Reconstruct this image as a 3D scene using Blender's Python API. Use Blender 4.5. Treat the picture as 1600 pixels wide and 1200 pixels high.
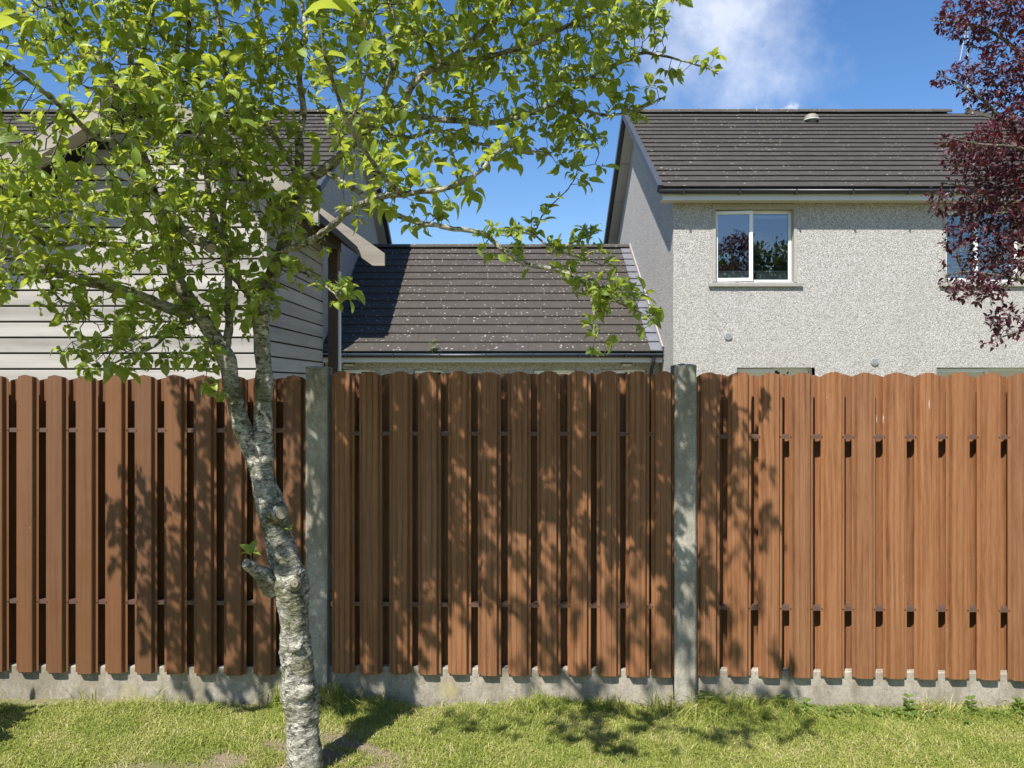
import bpy, math, random
import numpy as np
from mathutils import Vector, Matrix

for o in list(bpy.data.objects):
    bpy.data.objects.remove(o)
scene = bpy.context.scene
COL = scene.collection
R = math.radians
rnd = random.Random(7)
rng = np.random.default_rng(11)

# ------------------------------------------------------------------ camera
cam_d = bpy.data.cameras.new('camera')
cam = bpy.data.objects.new('camera', cam_d)
COL.objects.link(cam)
cam.location = (0, 0, 1.6)
cam.rotation_euler = (R(90), 0, 0)
cam_d.sensor_width = 36
cam_d.lens = 27
cam_d.clip_start = 0.05
cam_d.clip_end = 2000
scene.camera = cam

# ------------------------------------------------------------------ light
SUN_DIR = Vector((0.53, 1.0, -1.48)).normalized()          # the way the light travels
SUN_EL = math.asin(-SUN_DIR.z)
SUN_AZ = math.atan2(-SUN_DIR.x, -SUN_DIR.y)
world = bpy.data.worlds.new('World')
scene.world = world
world.use_nodes = True


class NT:
    """small node-tree helper"""
    def __init__(self, tree):
        self.t = tree
        tree.nodes.clear()

    def n(self, typ, ins=None, **props):
        nd = self.t.nodes.new(typ)
        for k, v in props.items():
            setattr(nd, k, v)
        for k, v in (ins or {}).items():
            self.set(nd, k, v)
        return nd

    def set(self, nd, k, v):
        s = nd.inputs[k]
        if isinstance(v, bpy.types.NodeSocket):
            self.t.links.new(v, s)
        elif isinstance(v, bpy.types.Node):
            self.t.links.new(v.outputs[0], s)
        else:
            if hasattr(s, 'default_value'):
                if s.type == 'RGBA' and len(v) == 3:
                    v = (*v, 1)
                s.default_value = v

    def math(self, op, a, b=0.0, c=None, clamp=False):
        nd = self.n('ShaderNodeMath', {0: a, 1: b}, operation=op, use_clamp=clamp)
        if c is not None:
            self.set(nd, 2, c)
        return nd.outputs[0]

    def vmath(self, op, a, b=(0, 0, 0)):
        nd = self.n('ShaderNodeVectorMath', {0: a, 1: b}, operation=op)
        return nd.outputs['Value'] if op in ('LENGTH', 'DISTANCE', 'DOT_PRODUCT') else nd.outputs[0]

    def mix(self, f, a, b, blend='MIX'):
        nd = self.n('ShaderNodeMix', data_type='RGBA', blend_type=blend)
        self.set(nd, 0, f)
        self.set(nd, 6, a)
        self.set(nd, 7, b)
        return nd.outputs[2]

    def noise(self, vec, scale, detail=4, rough=0.55, dist=0.0, out=0):
        nd = self.n('ShaderNodeTexNoise', {'Scale': scale, 'Detail': detail, 'Roughness': rough, 'Distortion': dist})
        if vec is not None:
            self.set(nd, 'Vector', vec)
        return nd.outputs[out]

    def voro(self, vec, scale, feature='F1', out='Distance', rand=1.0):
        nd = self.n('ShaderNodeTexVoronoi', {'Scale': scale, 'Randomness': rand}, feature=feature)
        if vec is not None:
            self.set(nd, 'Vector', vec)
        return nd.outputs[out]

    def mapr(self, v, a, b, c=0.0, d=1.0):
        nd = self.n('ShaderNodeMapRange', {0: v, 1: a, 2: b, 3: c, 4: d})
        nd.clamp = True
        return nd.outputs[0]

    def ramp(self, fac, stops, interp='LINEAR'):
        nd = self.n('ShaderNodeValToRGB', {0: fac})
        cr = nd.color_ramp
        cr.interpolation = interp
        while len(cr.elements) > 1:
            cr.elements.remove(cr.elements[-1])
        cr.elements[0].position = stops[0][0]
        cr.elements[0].color = (*stops[0][1], 1)
        for p, c in stops[1:]:
            e = cr.elements.new(p)
            e.color = (*c, 1)
        return nd.outputs[0]

    def scale(self, vec, s):
        return self.vmath('MULTIPLY', vec, s)


w = NT(world.node_tree)
sky = w.n('ShaderNodeTexSky', sky_type='NISHITA', sun_disc=False)
sky.sun_elevation = SUN_EL
sky.sun_rotation = SUN_AZ
sky.altitude = 60
sky.air_density = 1.0
sky.dust_density = 0.25
sky.ozone_density = 2.2
SKY_STRENGTH = 0.098
tc = w.n('ShaderNodeTexCoord')
vdir = w.vmath('NORMALIZE', tc.outputs['Generated'])
warp = w.noise(vdir, 9.0, 7, 0.65, out=1)
vd = w.vmath('ADD', vdir, w.scale(w.vmath('SUBTRACT', warp, (0.5, 0.5, 0.5)), (0.22, 0.22, 0.22)))


def cloud_blob(px, py, rad, lo, hi, nscale, amount):
    c = Vector(((px - 800) / 1200, 1, (600 - py) / 1200)).normalized()
    d = w.vmath('DISTANCE', vd, tuple(c))
    m = w.mapr(d, rad * 0.1, rad, 1.0, 0.0)
    nz = w.noise(w.scale(vdir, (1, 1, 1.3)), nscale, 7, 0.62)
    k = w.mapr(w.math('ADD', w.math('MULTIPLY', m, 0.75), w.math('MULTIPLY', nz, 0.6)), lo, hi)
    return w.math('MULTIPLY', w.math('MULTIPLY', k, m), amount)


c1 = cloud_blob(1130, 40, 0.20, 0.52, 1.05, 11, 0.80)
c2 = cloud_blob(1215, 184, 0.036, 0.50, 0.80, 26, 0.9)
# thin fair-weather cloud over the rest of the sky
gen = w.mapr(w.noise(w.scale(vdir, (1, 1, 2.2)), 2.6, 8, 0.6), 0.60, 0.80, 0.0, 0.75)
front = w.mapr(w.n('ShaderNodeSeparateXYZ', {0: vdir}).outputs[1], 0.2, 0.6, 1.0, 0.0)
gen = w.math('MULTIPLY', gen, front)
cm = w.math('ADD', w.math('ADD', c1, c2), gen, clamp=True)
hs = w.n('ShaderNodeHueSaturation', {'Hue': 0.506, 'Saturation': 1.24, 'Value': 1.07, 'Color': sky.outputs[0]})
skyc = w.mix(w.math('MULTIPLY', cm, 0.72), hs.outputs[0], (8.2, 8.4, 8.8))
bg = w.n('ShaderNodeBackground', {'Color': skyc, 'Strength': SKY_STRENGTH})
w.n('ShaderNodeOutputWorld', {'Surface': bg})

sun_d = bpy.data.lights.new('sun', 'SUN')
sun_d.energy = 5.0
sun_d.angle = R(0.53)
sun_d.color = (1.0, 0.955, 0.88)
sun = bpy.data.objects.new('sun', sun_d)
COL.objects.link(sun)
sun.rotation_euler = SUN_DIR.to_track_quat('-Z', 'Y').to_euler()

vs = scene.view_settings
vs.view_transform = 'Standard'
vs.look = 'None'
vs.exposure = 0.68
vs.gamma = 1
vs.use_curve_mapping = False
scene.render.engine = 'CYCLES'
scene.cycles.use_denoising = True
scene.cycles.max_bounces = 8
scene.cycles.transparent_max_bounces = 12
scene.cycles.caustics_reflective = False
scene.cycles.caustics_refractive = False


# ------------------------------------------------------------------ geometry helpers
def W(px, py, Y):
    """a point of the place, from the direction it is seen in and its own distance"""
    return Vector(((px - 800) / 1200 * Y, Y, 1.6 + (600 - py) / 1200 * Y))


def link(o, parent=None):
    COL.objects.link(o)
    if parent is not None:
        o.parent = parent
    return o


def tag(o, label=None, cat=None, group=None, kind=None):
    if label: o['label'] = label
    if cat: o['category'] = cat
    if group: o['group'] = group
    if kind: o['kind'] = kind
    return o


def empty(name, loc, label=None, cat=None, group=None, rz=0.0):
    o = bpy.data.objects.new(name, None)
    o.empty_display_size = 0.1
    o.location = loc
    o.rotation_euler = (0, 0, rz)
    link(o)
    return tag(o, label, cat, group)


def mesh_obj(name, me, mat=None, parent=None, loc=None, rot=None):
    if mat is not None and not me.materials:
        me.materials.append(mat)
    o = bpy.data.objects.new(name, me)
    link(o, parent)
    if loc is not None: o.location = loc
    if rot is not None: o.rotation_euler = rot
    return o


def new_mesh(name, verts, faces, mat=None, smooth=False, uv=None):
    me = bpy.data.meshes.new(name)
    me.from_pydata([tuple(v) for v in verts], [], [tuple(f) for f in faces])
    if smooth:
        me.polygons.foreach_set('use_smooth', [True] * len(me.polygons))
    if mat is not None:
        me.materials.append(mat)
    me.update()
    return me


def np_mesh(name, V, F, mat=None, smooth=False, uv=None):
    """V (n,3), F (m,k) all faces with the same number of corners"""
    V = np.asarray(V, np.float32); F = np.asarray(F, np.int32)
    me = bpy.data.meshes.new(name)
    me.vertices.add(len(V)); me.vertices.foreach_set('co', V.ravel())
    m, k = F.shape
    me.loops.add(m * k); me.loops.foreach_set('vertex_index', F.ravel())
    me.polygons.add(m); me.polygons.foreach_set('loop_start', np.arange(m, dtype=np.int32) * k)
    me.polygons.foreach_set('use_smooth', np.full(m, smooth))
    if uv is not None:
        l = me.uv_layers.new(name='UVMap')
        l.data.foreach_set('uv', np.asarray(uv, np.float32)[F.ravel()].ravel())
    if mat is not None:
        me.materials.append(mat)
    me.update(calc_edges=True)
    me.validate()
    return me


class MB:
    def __init__(self):
        self.v = []; self.f = []

    def quad(self, a, b, c, d):
        i = len(self.v); self.v += [a, b, c, d]; self.f.append((i, i + 1, i + 2, i + 3)); return self

    def poly(self, pts):
        i = len(self.v); self.v += list(pts); self.f.append(tuple(range(i, i + len(pts)))); return self

    def box(self, x0, x1, y0, y1, z0, z1):
        i = len(self.v)
        self.v += [(x, y, z) for z in (z0, z1) for y in (y0, y1) for x in (x0, x1)]
        self.f += [tuple(i + k for k in q) for q in
                   ((0, 2, 3, 1), (4, 5, 7, 6), (0, 1, 5, 4), (2, 6, 7, 3), (0, 4, 6, 2), (1, 3, 7, 5))]
        return self

    def cbox(self, x0, x1, y0, y1, z0, z1, c=0.005):
        """box with its front (y0) edges chamfered"""
        i = len(self.v)
        self.v += [(x0, y1, z0), (x1, y1, z0), (x1, y1, z1), (x0, y1, z1),
                   (x0, y0 + c, z0), (x1, y0 + c, z0), (x1, y0 + c, z1), (x0, y0 + c, z1),
                   (x0 + c, y0, z0 + c), (x1 - c, y0, z0 + c), (x1 - c, y0, z1 - c), (x0 + c, y0, z1 - c)]
        q = [(0, 3, 2, 1), (8, 9, 10, 11)]
        for k in range(4):
            n = (k + 1) % 4
            q.append((k, n, 4 + n, 4 + k)); q.append((4 + k, 4 + n, 8 + n, 8 + k))
        self.f += [tuple(i + a for a in f) for f in q]
        return self

    def extrude_x(self, prof, x0, x1, cap=True):
        """closed (y,z) profile pushed from x0 to x1"""
        i = len(self.v); n = len(prof)
        self.v += [(x0, y, z) for y, z in prof] + [(x1, y, z) for y, z in prof]
        for k in range(n):
            m = (k + 1) % n
            self.f.append((i + k, i + m, i + n + m, i + n + k))
        if cap:
            self.f.append(tuple(i + k for k in range(n - 1, -1, -1)))
            self.f.append(tuple(i + n + k for k in range(n)))
        return self

    def beam(self, a, b, w, h, up=(0, 0, 1)):
        a = Vector(a); b = Vector(b); d = (b - a).normalized()
        s = d.cross(Vector(up)).normalized(); u = s.cross(d).normalized()
        i = len(self.v)
        for p in (a, b):
            for sx, sy in ((-1, -1), (1, -1), (1, 1), (-1, 1)):
                self.v.append(tuple(p + s * (sx * w / 2) + u * (sy * h / 2)))
        self.f += [tuple(i + k for k in q) for q in
                   ((3, 2, 1, 0), (4, 5, 6, 7), (0, 1, 5, 4), (1, 2, 6, 5), (2, 3, 7, 6), (3, 0, 4, 7))]
        return self

    def cyl(self, a, b, r0, r1=None, n=12, cap=True):
        r1 = r0 if r1 is None else r1
        a = Vector(a); b = Vector(b); d = (b - a).normalized()
        s = d.orthogonal().normalized(); u = d.cross(s)
        i = len(self.v)
        for p, r in ((a, r0), (b, r1)):
            for k in range(n):
                t = 2 * math.pi * k / n
                self.v.append(tuple(p + (s * math.cos(t) + u * math.sin(t)) * r))
        for k in range(n):
            m = (k + 1) % n
            self.f.append((i + k, i + m, i + n + m, i + n + k))
        if cap:
            self.f.append(tuple(i + k for k in range(n - 1, -1, -1)))
            self.f.append(tuple(i + n + k for k in range(n)))
        return self

    def build(self, name, mat, parent=None, smooth=False, loc=None, rot=None):
        return mesh_obj(name, new_mesh(name, self.v, self.f, mat, smooth), None, parent, loc, rot)


def catmull(pts, n):
    P = np.array(pts, float)
    P = np.vstack([2 * P[0] - P[1], P, 2 * P[-1] - P[-2]])
    out = []
    for i in range(1, len(P) - 2):
        p0, p1, p2, p3 = P[i - 1], P[i], P[i + 1], P[i + 2]
        for t in np.linspace(0, 1, n, endpoint=False):
            out.append(0.5 * ((2 * p1) + (-p0 + p2) * t + (2 * p0 - 5 * p1 + 4 * p2 - p3) * t * t + (-p0 + 3 * p1 - 3 * p2 + p3) * t ** 3))
    out.append(P[-2])
    return np.array(out)


def tube(P, rad, sides, V, F, jitter=None, close_tip=True):
    """sweep a ring along the polyline P (n,3); appended to the lists V, F (quads)"""
    P = np.asarray(P, float); n = len(P)
    T = np.gradient(P, axis=0)
    T /= np.linalg.norm(T, axis=1)[:, None] + 1e-9
    a = np.array([0.31, 0.17, 0.93])
    s = np.cross(T[0], a); s /= np.linalg.norm(s) + 1e-9
    base = sum(len(v) for v in V)
    ang = np.linspace(0, 2 * np.pi, sides, endpoint=False)
    rings = []
    for i in range(n):
        s = s - T[i] * (s @ T[i]); s /= np.linalg.norm(s) + 1e-9
        u = np.cross(T[i], s)
        r = rad[i]
        rr = r * np.ones(sides) if jitter is None else r * jitter(i, ang)
        rings.append(P[i] + (np.cos(ang) * rr)[:, None] * s + (np.sin(ang) * rr)[:, None] * u)
    if close_tip:
        rings.append(np.repeat((P[-1] + T[-1] * rad[-1] * 0.5)[None], sides, 0))
    V.append(np.concatenate(rings))
    k = np.arange(sides); m = (k + 1) % sides
    for i in range(len(rings) - 1):
        b = base + i * sides
        F.append(np.stack([b + k, b + m, b + sides + m, b + sides + k], 1))


# ------------------------------------------------------------------ materials
def material(name):
    m = bpy.data.materials.new(name)
    m.use_nodes = True
    return m, NT(m.node_tree)


def finish(nt, color, rough=0.8, bump=None, bump_strength=0.4, bump_dist=0.01, spec=0.5, metallic=0.0, coat=0.0):
    p = nt.n('ShaderNodeBsdfPrincipled', {'Base Color': color, 'Roughness': rough, 'Specular IOR Level': spec, 'Metallic': metallic})
    if coat:
        nt.set(p, 'Coat Weight', coat)
    if bump is not None:
        b = nt.n('ShaderNodeBump', {'Strength': bump_strength, 'Distance': bump_dist, 'Height': bump})
        nt.set(p, 'Normal', b.outputs[0])
    nt.n('ShaderNodeOutputMaterial', {'Surface': p.outputs[0]})
    return p


def coords(nt, kind='Position'):
    if kind == 'Position':
        return nt.n('ShaderNodeNewGeometry').outputs['Position']
    return nt.n('ShaderNodeTexCoord').outputs[kind]


def obj_random(nt):
    return nt.n('ShaderNodeObjectInfo').outputs['Random']


def island_random(nt):
    a = nt.n('ShaderNodeNewGeometry').outputs['Random Per Island']
    return nt.math('FRACT', nt.math('ADD', a, obj_random(nt)))


def mat_plain(name, c, rough=0.6, var=0.06, scale=20, spec=0.5, metallic=0.0, bump=0.0):
    m, t = material(name)
    p = coords(t)
    n = t.noise(p, scale, 5, 0.6)
    col = t.mix(n, tuple(x * (1 - var * 2) for x in c), tuple(min(1, x * (1 + var * 2)) for x in c))
    finish(t, col, rough, n if bump else None, bump, 0.004, spec, metallic)
    return m


def mat_fence_print(name, k=1.0, figure=1.0):
    """printed wood grain on coated steel"""
    m, t = material(name)
    oi = obj_random(t)
    off = t.n('ShaderNodeCombineXYZ', {0: t.math('MULTIPLY', oi, 37.0), 1: 0.0, 2: t.math('MULTIPLY', oi, 91.0)}).outputs[0]
    p = t.vmath('ADD', coords(t, 'Object'), off)
    warp = t.noise(t.scale(p, (7, 7, 1.1)), 1.0, 3, 0.5, out=1)
    pw = t.vmath('ADD', t.scale(p, (1, 1, 0.028)), t.scale(warp, (0.055, 0.0, 0.0)))
    streak = t.noise(t.scale(pw, (1, 0.2, 1)), 75, 5, 0.65)
    fine = t.noise(t.scale(pw, (1, 0.2, 2)), 260, 3, 0.6)
    rings = t.n('ShaderNodeTexWave', {'Scale': 9.0, 'Distortion': 9.0, 'Detail': 4, 'Detail Scale': 0.8, 'Vector': t.scale(p, (1.1, 0.3, 0.14))},
                wave_type='BANDS', bands_direction='X').outputs['Fac']
    knots = t.voro(t.scale(p, (9, 2, 2.2)), 1.0)
    kr = t.math('SINE', t.math('MULTIPLY', knots, 85.0))
    kn = t.math('MULTIPLY', t.mapr(knots, 0.02, 0.22, 1.0, 0.0), t.mapr(kr, -0.2, 0.9, 0.35, 1.0))
    patch = t.noise(t.scale(p, (22, 2, 1.6)), 1.0, 4, 0.6)
    f = t.math('ADD', t.math('MULTIPLY', streak, 0.50), t.math('MULTIPLY', rings, 0.10))
    f = t.math('ADD', f, t.math('MULTIPLY', fine, 0.30))
    f = t.math('ADD', f, t.math('MULTIPLY', patch, 0.22))
    stops = [(0.32, (0.125, 0.045, 0.019)), (0.43, (0.255, 0.106, 0.044)), (0.56, (0.340, 0.148, 0.063)), (0.78, (0.425, 0.208, 0.098))]
    mid = stops[2][1]
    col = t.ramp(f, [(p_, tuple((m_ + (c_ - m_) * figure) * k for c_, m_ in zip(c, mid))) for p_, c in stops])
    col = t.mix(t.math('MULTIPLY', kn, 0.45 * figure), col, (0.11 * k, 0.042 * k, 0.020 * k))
    hv = t.n('ShaderNodeHueSaturation', {'Hue': 0.5, 'Saturation': t.mapr(oi, 0, 1, 0.98, 1.02), 'Value': t.mapr(oi, 0, 1, 0.90, 1.09), 'Color': col}).outputs[0]
    wp = coords(t)
    dust = t.noise(wp, 5.5, 6, 0.7)
    col = t.mix(t.mapr(dust, 0.45, 0.8, 0.0, 0.14), hv, (0.36 * k, 0.22 * k, 0.13 * k))
    spl = t.mapr(t.voro(wp, 26), 0.035, 0.055, 1.0, 0.0)
    spl = t.math('MULTIPLY', spl, t.mapr(t.noise(wp, 2.3, 3), 0.60, 0.64))
    for q in ((1.838, 3.79, 1.425), (2.05, 3.78, 1.50)):
        qd = t.vmath('LENGTH', t.scale(t.vmath('SUBTRACT', t.vmath('ADD', wp, t.scale(t.vmath('SUBTRACT', t.noise(wp, 45, 4, out=1), (.5, .5, .5)), (0.012, 0, 0.03))), q), (1.0, 0.0, 0.16)))
        spl = t.math('MAXIMUM', spl, t.mapr(qd, 0.0015, 0.0045, 0.6, 0.0))
    col = t.mix(spl, col, (0.62, 0.58, 0.52))
    rough = t.mapr(t.noise(wp, 8, 4), 0.3, 0.7, 0.46, 0.66)
    bump = t.math('ADD', streak, t.math('MULTIPLY', t.noise(wp, 3.0, 2), 2.0))
    finish(t, col, rough, bump, 0.12, 0.003, 0.45)
    return m


def mat_concrete(name, algae=0.5, base=(0.37, 0.35, 0.31), patch=None):
    m, t = material(name)
    p = coords(t)
    n1 = t.noise(p, 4.0, 7, 0.65)
    n2 = t.noise(p, 38, 5, 0.65)
    n3 = t.noise(p, 150, 3, 0.6)
    col = t.mix(n1, tuple(c * 0.66 for c in base), tuple(min(1, c * 1.25) for c in base))
    col = t.mix(t.mapr(n2, 0.40, 0.72, 0.0, 0.55), col, tuple(c * 0.5 for c in base))
    stn = t.noise(t.scale(p, (5, 5, 1.6)), 1.6, 8, 0.72)
    col = t.mix(t.mapr(stn, 0.44, 0.60, 0.0, 0.72), col, tuple(c * q_ for c, q_ in zip(base, (0.46, 0.44, 0.36))))
    spk = t.mapr(t.noise(p, 95, 3, 0.6), 0.54, 0.66, 0.0, 0.55)
    col = t.mix(spk, col, tuple(c * 0.45 for c in base))
    pits = t.mapr(t.voro(p, 70), 0.0, 0.16, 1.0, 0.0)
    pits = t.math('MULTIPLY', pits, t.mapr(t.noise(p, 11, 3), 0.5, 0.6))
    col = t.mix(pits, col, (0.09, 0.085, 0.075))
    agg = t.mapr(t.voro(p, 120), 0.08, 0.14, 1.0, 0.0)
    agg = t.math('MULTIPLY', agg, t.mapr(t.noise(p, 16, 3), 0.55, 0.62))
    col = t.mix(agg, col, (0.60, 0.57, 0.50))
    z = t.n('ShaderNodeSeparateXYZ', {0: p}).outputs[2]
    # algae: grows on the weathered heads of the posts and in the damp at the foot
    hi = t.mapr(z, 1.20, 1.72)
    lo = t.mapr(z, 0.16, -0.02)
    am = t.math('ADD', t.math('MULTIPLY', hi, 0.30), t.math('MULTIPLY', lo, 0.20))
    am = t.mapr(t.math('ADD', am, t.math('MULTIPLY', t.noise(p, 9, 8, 0.75), 0.95)), 0.62, 0.86, 0.0, algae)
    col = t.mix(am, col, (0.085, 0.095, 0.060))
    liv = t.math('MULTIPLY', t.mapr(t.noise(p, 2.2, 6, 0.65), 0.62, 0.75), 0.55)
    col = t.mix(liv, col, (0.40, 0.34, 0.12))
    if patch:
        pd = t.vmath('DISTANCE', t.vmath('ADD', p, t.scale(t.noise(p, 22, 5, out=1), (0.05, 0.05, 0.05))), patch)
        pm = t.mapr(t.math('ADD', pd, t.math('MULTIPLY', t.math('SUBTRACT', n2, 0.5), 0.10)), 0.010, 0.070, 0.75, 0.0)
        col = t.mix(t.math('MULTIPLY', pm, t.mapr(n2, 0.35, 0.6, 0.35, 1.0)), col, (0.42, 0.35, 0.13))
    bump = t.math('ADD', t.math('MULTIPLY', n2, 0.8), t.math('SUBTRACT', t.math('MULTIPLY', n3, 0.5), t.math('MULTIPLY', pits, 0.8)))
    finish(t, col, 0.92, bump, 0.55, 0.004, 0.3)
    return m


def mat_pebbledash(name):
    m, t = material(name)
    p = coords(t)
    v = t.n('ShaderNodeTexVoronoi', {'Vector': p, 'Scale': 68.0}, feature='F1')
    cell = t.n('ShaderNodeSeparateColor', {0: v.outputs['Color']}).outputs[0]
    v2 = t.voro(p, 95, out='Color')
    cell2 = t.n('ShaderNodeSeparateColor', {0: v2}).outputs[1]
    k = t.math('ADD', t.math('MULTIPLY', cell, 0.65), t.math('MULTIPLY', cell2, 0.35))
    col = t.ramp(k, [(0.12, (0.22, 0.208, 0.195)), (0.30, (0.36, 0.342, 0.325)), (0.50, (0.475, 0.458, 0.44)), (0.76, (0.595, 0.582, 0.565)), (0.95, (0.68, 0.67, 0.66))])
    gap = t.mapr(v.outputs['Distance'], 0.42, 0.70)
    col = t.mix(t.math('MULTIPLY', gap, 0.55), col, (0.19, 0.165, 0.14))
    big = t.noise(p, 0.9, 6, 0.6)
    col = t.mix(t.mapr(big, 0.35, 0.7, 0.0, 0.22), col, (0.35, 0.325, 0.285))
    bump = t.math('SUBTRACT', 1.0, v.outputs['Distance'])
    strk = t.mapr(t.noise(t.scale(p, (2.6, 2.6, 0.22)), 1.0, 6, 0.65), 0.50, 0.72, 0.0, 0.20)
    col = t.mix(strk, col, (0.25, 0.235, 0.21))
    finish(t, col, 0.9, bump, 0.75, 0.010, 0.25)
    return m


def mat_tile(name, base=(0.060, 0.049, 0.044), lichen=0.5):
    m, t = material(name)
    p = coords(t)
    r = island_random(t)
    c = t.mix(r, tuple(x * 0.92 for x in base), tuple(x * 1.10 for x in base))
    n = t.noise(p, 6, 6, 0.65)
    c = t.mix(t.mapr(n, 0.35, 0.75, 0.0, 0.5), c, (0.085, 0.078, 0.070))
    gr = t.noise(p, 120, 4, 0.6)
    c = t.mix(t.mapr(gr, 0.45, 0.75, 0, 0.35), c, (0.025, 0.021, 0.019))
    ps = t.vmath('ADD', p, t.scale(t.noise(p, 14, 3, out=1), (0.06, 0.06, 0.06)))
    d = t.n('ShaderNodeTexVoronoi', {'Vector': ps, 'Scale': 8.0}, feature='F1')
    size = t.mapr(t.n('ShaderNodeSeparateColor', {0: d.outputs['Color']}).outputs[0], 0.0, 1.0, 0.02, 0.19)
    spot = t.math('LESS_THAN', d.outputs['Distance'], size)
    dens = t.mapr(t.noise(p, 0.9, 3), 0.52 - lichen * 0.25, 0.62 - lichen * 0.25)
    spot = t.math('MULTIPLY', spot, dens)
    d2 = t.n('ShaderNodeTexVoronoi', {'Vector': ps, 'Scale': 13.0}, feature='F1')
    s2 = t.math('LESS_THAN', d2.outputs['Distance'], t.mapr(t.n('ShaderNodeSeparateColor', {0: d2.outputs['Color']}).outputs[1], 0.35, 1.0, 0.0, 0.24))
    s2 = t.math('MULTIPLY', s2, t.mapr(t.noise(p, 1.7, 3), 0.56 - lichen * 0.2, 0.64 - lichen * 0.2))
    lm = t.math('MAXIMUM', spot, s2)
    c = t.mix(t.math('MULTIPLY', lm, 0.8), c, (0.36, 0.35, 0.32))
    moss = t.mapr(t.noise(p, 2.4, 5), 0.66, 0.78, 0, 0.5)
    c = t.mix(moss, c, (0.10, 0.075, 0.03))
    finish(t, c, 0.85, gr, 0.3, 0.003, 0.3)
    return m


def mat_timber(name, a, b, along='X', rough=0.85, dark=0.35):
    m, t = material(name)
    oi = obj_random(t)
    p = t.vmath('ADD', coords(t, 'Object'), t.n('ShaderNodeCombineXYZ', {0: t.math('MULTIPLY', oi, 53), 1: t.math('MULTIPLY', oi, 17), 2: t.math('MULTIPLY', oi, 29)}).outputs[0])
    sc = {'X': (1.2, 30, 30), 'Y': (30, 1.2, 30), 'Z': (30, 30, 1.2)}[along]
    n = t.noise(t.scale(p, sc), 1.0, 6, 0.62, 0.6)
    sc2 = tuple(s * 0.28 for s in sc)
    n2 = t.noise(t.scale(p, sc2), 1.0, 3, 0.5)
    c = t.mix(n, a, b)
    c = t.mix(t.mapr(n2, 0.35, 0.7, 0, dark), c, tuple(x * 0.55 for x in a))
    kv = t.voro(t.scale(p, tuple(min(s, 9) * 0.45 for s in sc)), 1.0)
    c = t.mix(t.mapr(kv, 0.02, 0.09, 0.6, 0.0), c, tuple(x * 0.3 for x in a))
    val = t.n('ShaderNodeHueSaturation', {'Value': t.mapr(oi, 0, 1, 0.82, 1.12), 'Color': c}).outputs[0]
    wp = coords(t)
    gri = t.mapr(t.noise(t.scale(wp, (1.2, 1.2, 2.2)), 1.7, 7, 0.7), 0.50, 0.74, 0.0, 0.40)
    val = t.mix(gri, val, tuple(x * 0.5 for x in a))
    finish(t, val, rough, n, 0.35, 0.003, 0.3)
    return m


def mat_bark(name, c0=(0.17, 0.157, 0.122), c1=(0.44, 0.42, 0.36), rings=True):
    m, t = material(name)
    p = coords(t, 'Object')
    n1 = t.noise(p, 11, 7, 0.66)
    lent = t.noise(t.scale(p, (24, 24, 62)), 1.0, 6, 0.66, 1.4)      # short cross-wise flakes
    fl = t.mapr(lent, 0.47, 0.58)
    c = t.mix(n1, c0, c1)
    c = t.mix(t.math('MULTIPLY', fl, 0.85 if rings else 0.15), c, tuple(min(1, x * 1.55) for x in c1))
    dk = t.mapr(t.noise(t.scale(p, (30, 30, 48)), 1.0, 6, 0.65, 0.8), 0.54, 0.66)
    c = t.mix(t.math('MULTIPLY', dk, 0.85), c, (0.045, 0.038, 0.027))
    alg = t.mapr(t.noise(p, 7.5, 6, 0.65), 0.46, 0.62, 0.0, 0.8)
    c = t.mix(alg, c, (0.115, 0.115, 0.045))
    wl = t.mapr(t.noise(p, 24, 5, 0.7), 0.60, 0.68, 0.0, 0.75)
    c = t.mix(wl, c, (0.50, 0.50, 0.45))
    bump = t.math('ADD', t.math('MULTIPLY', n1, 1.0), t.math('SUBTRACT', t.math('MULTIPLY', lent, 0.8), t.math('MULTIPLY', dk, 0.5)))
    finish(t, c, 0.9, bump, 1.0, 0.016, 0.2)
    return m


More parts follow.
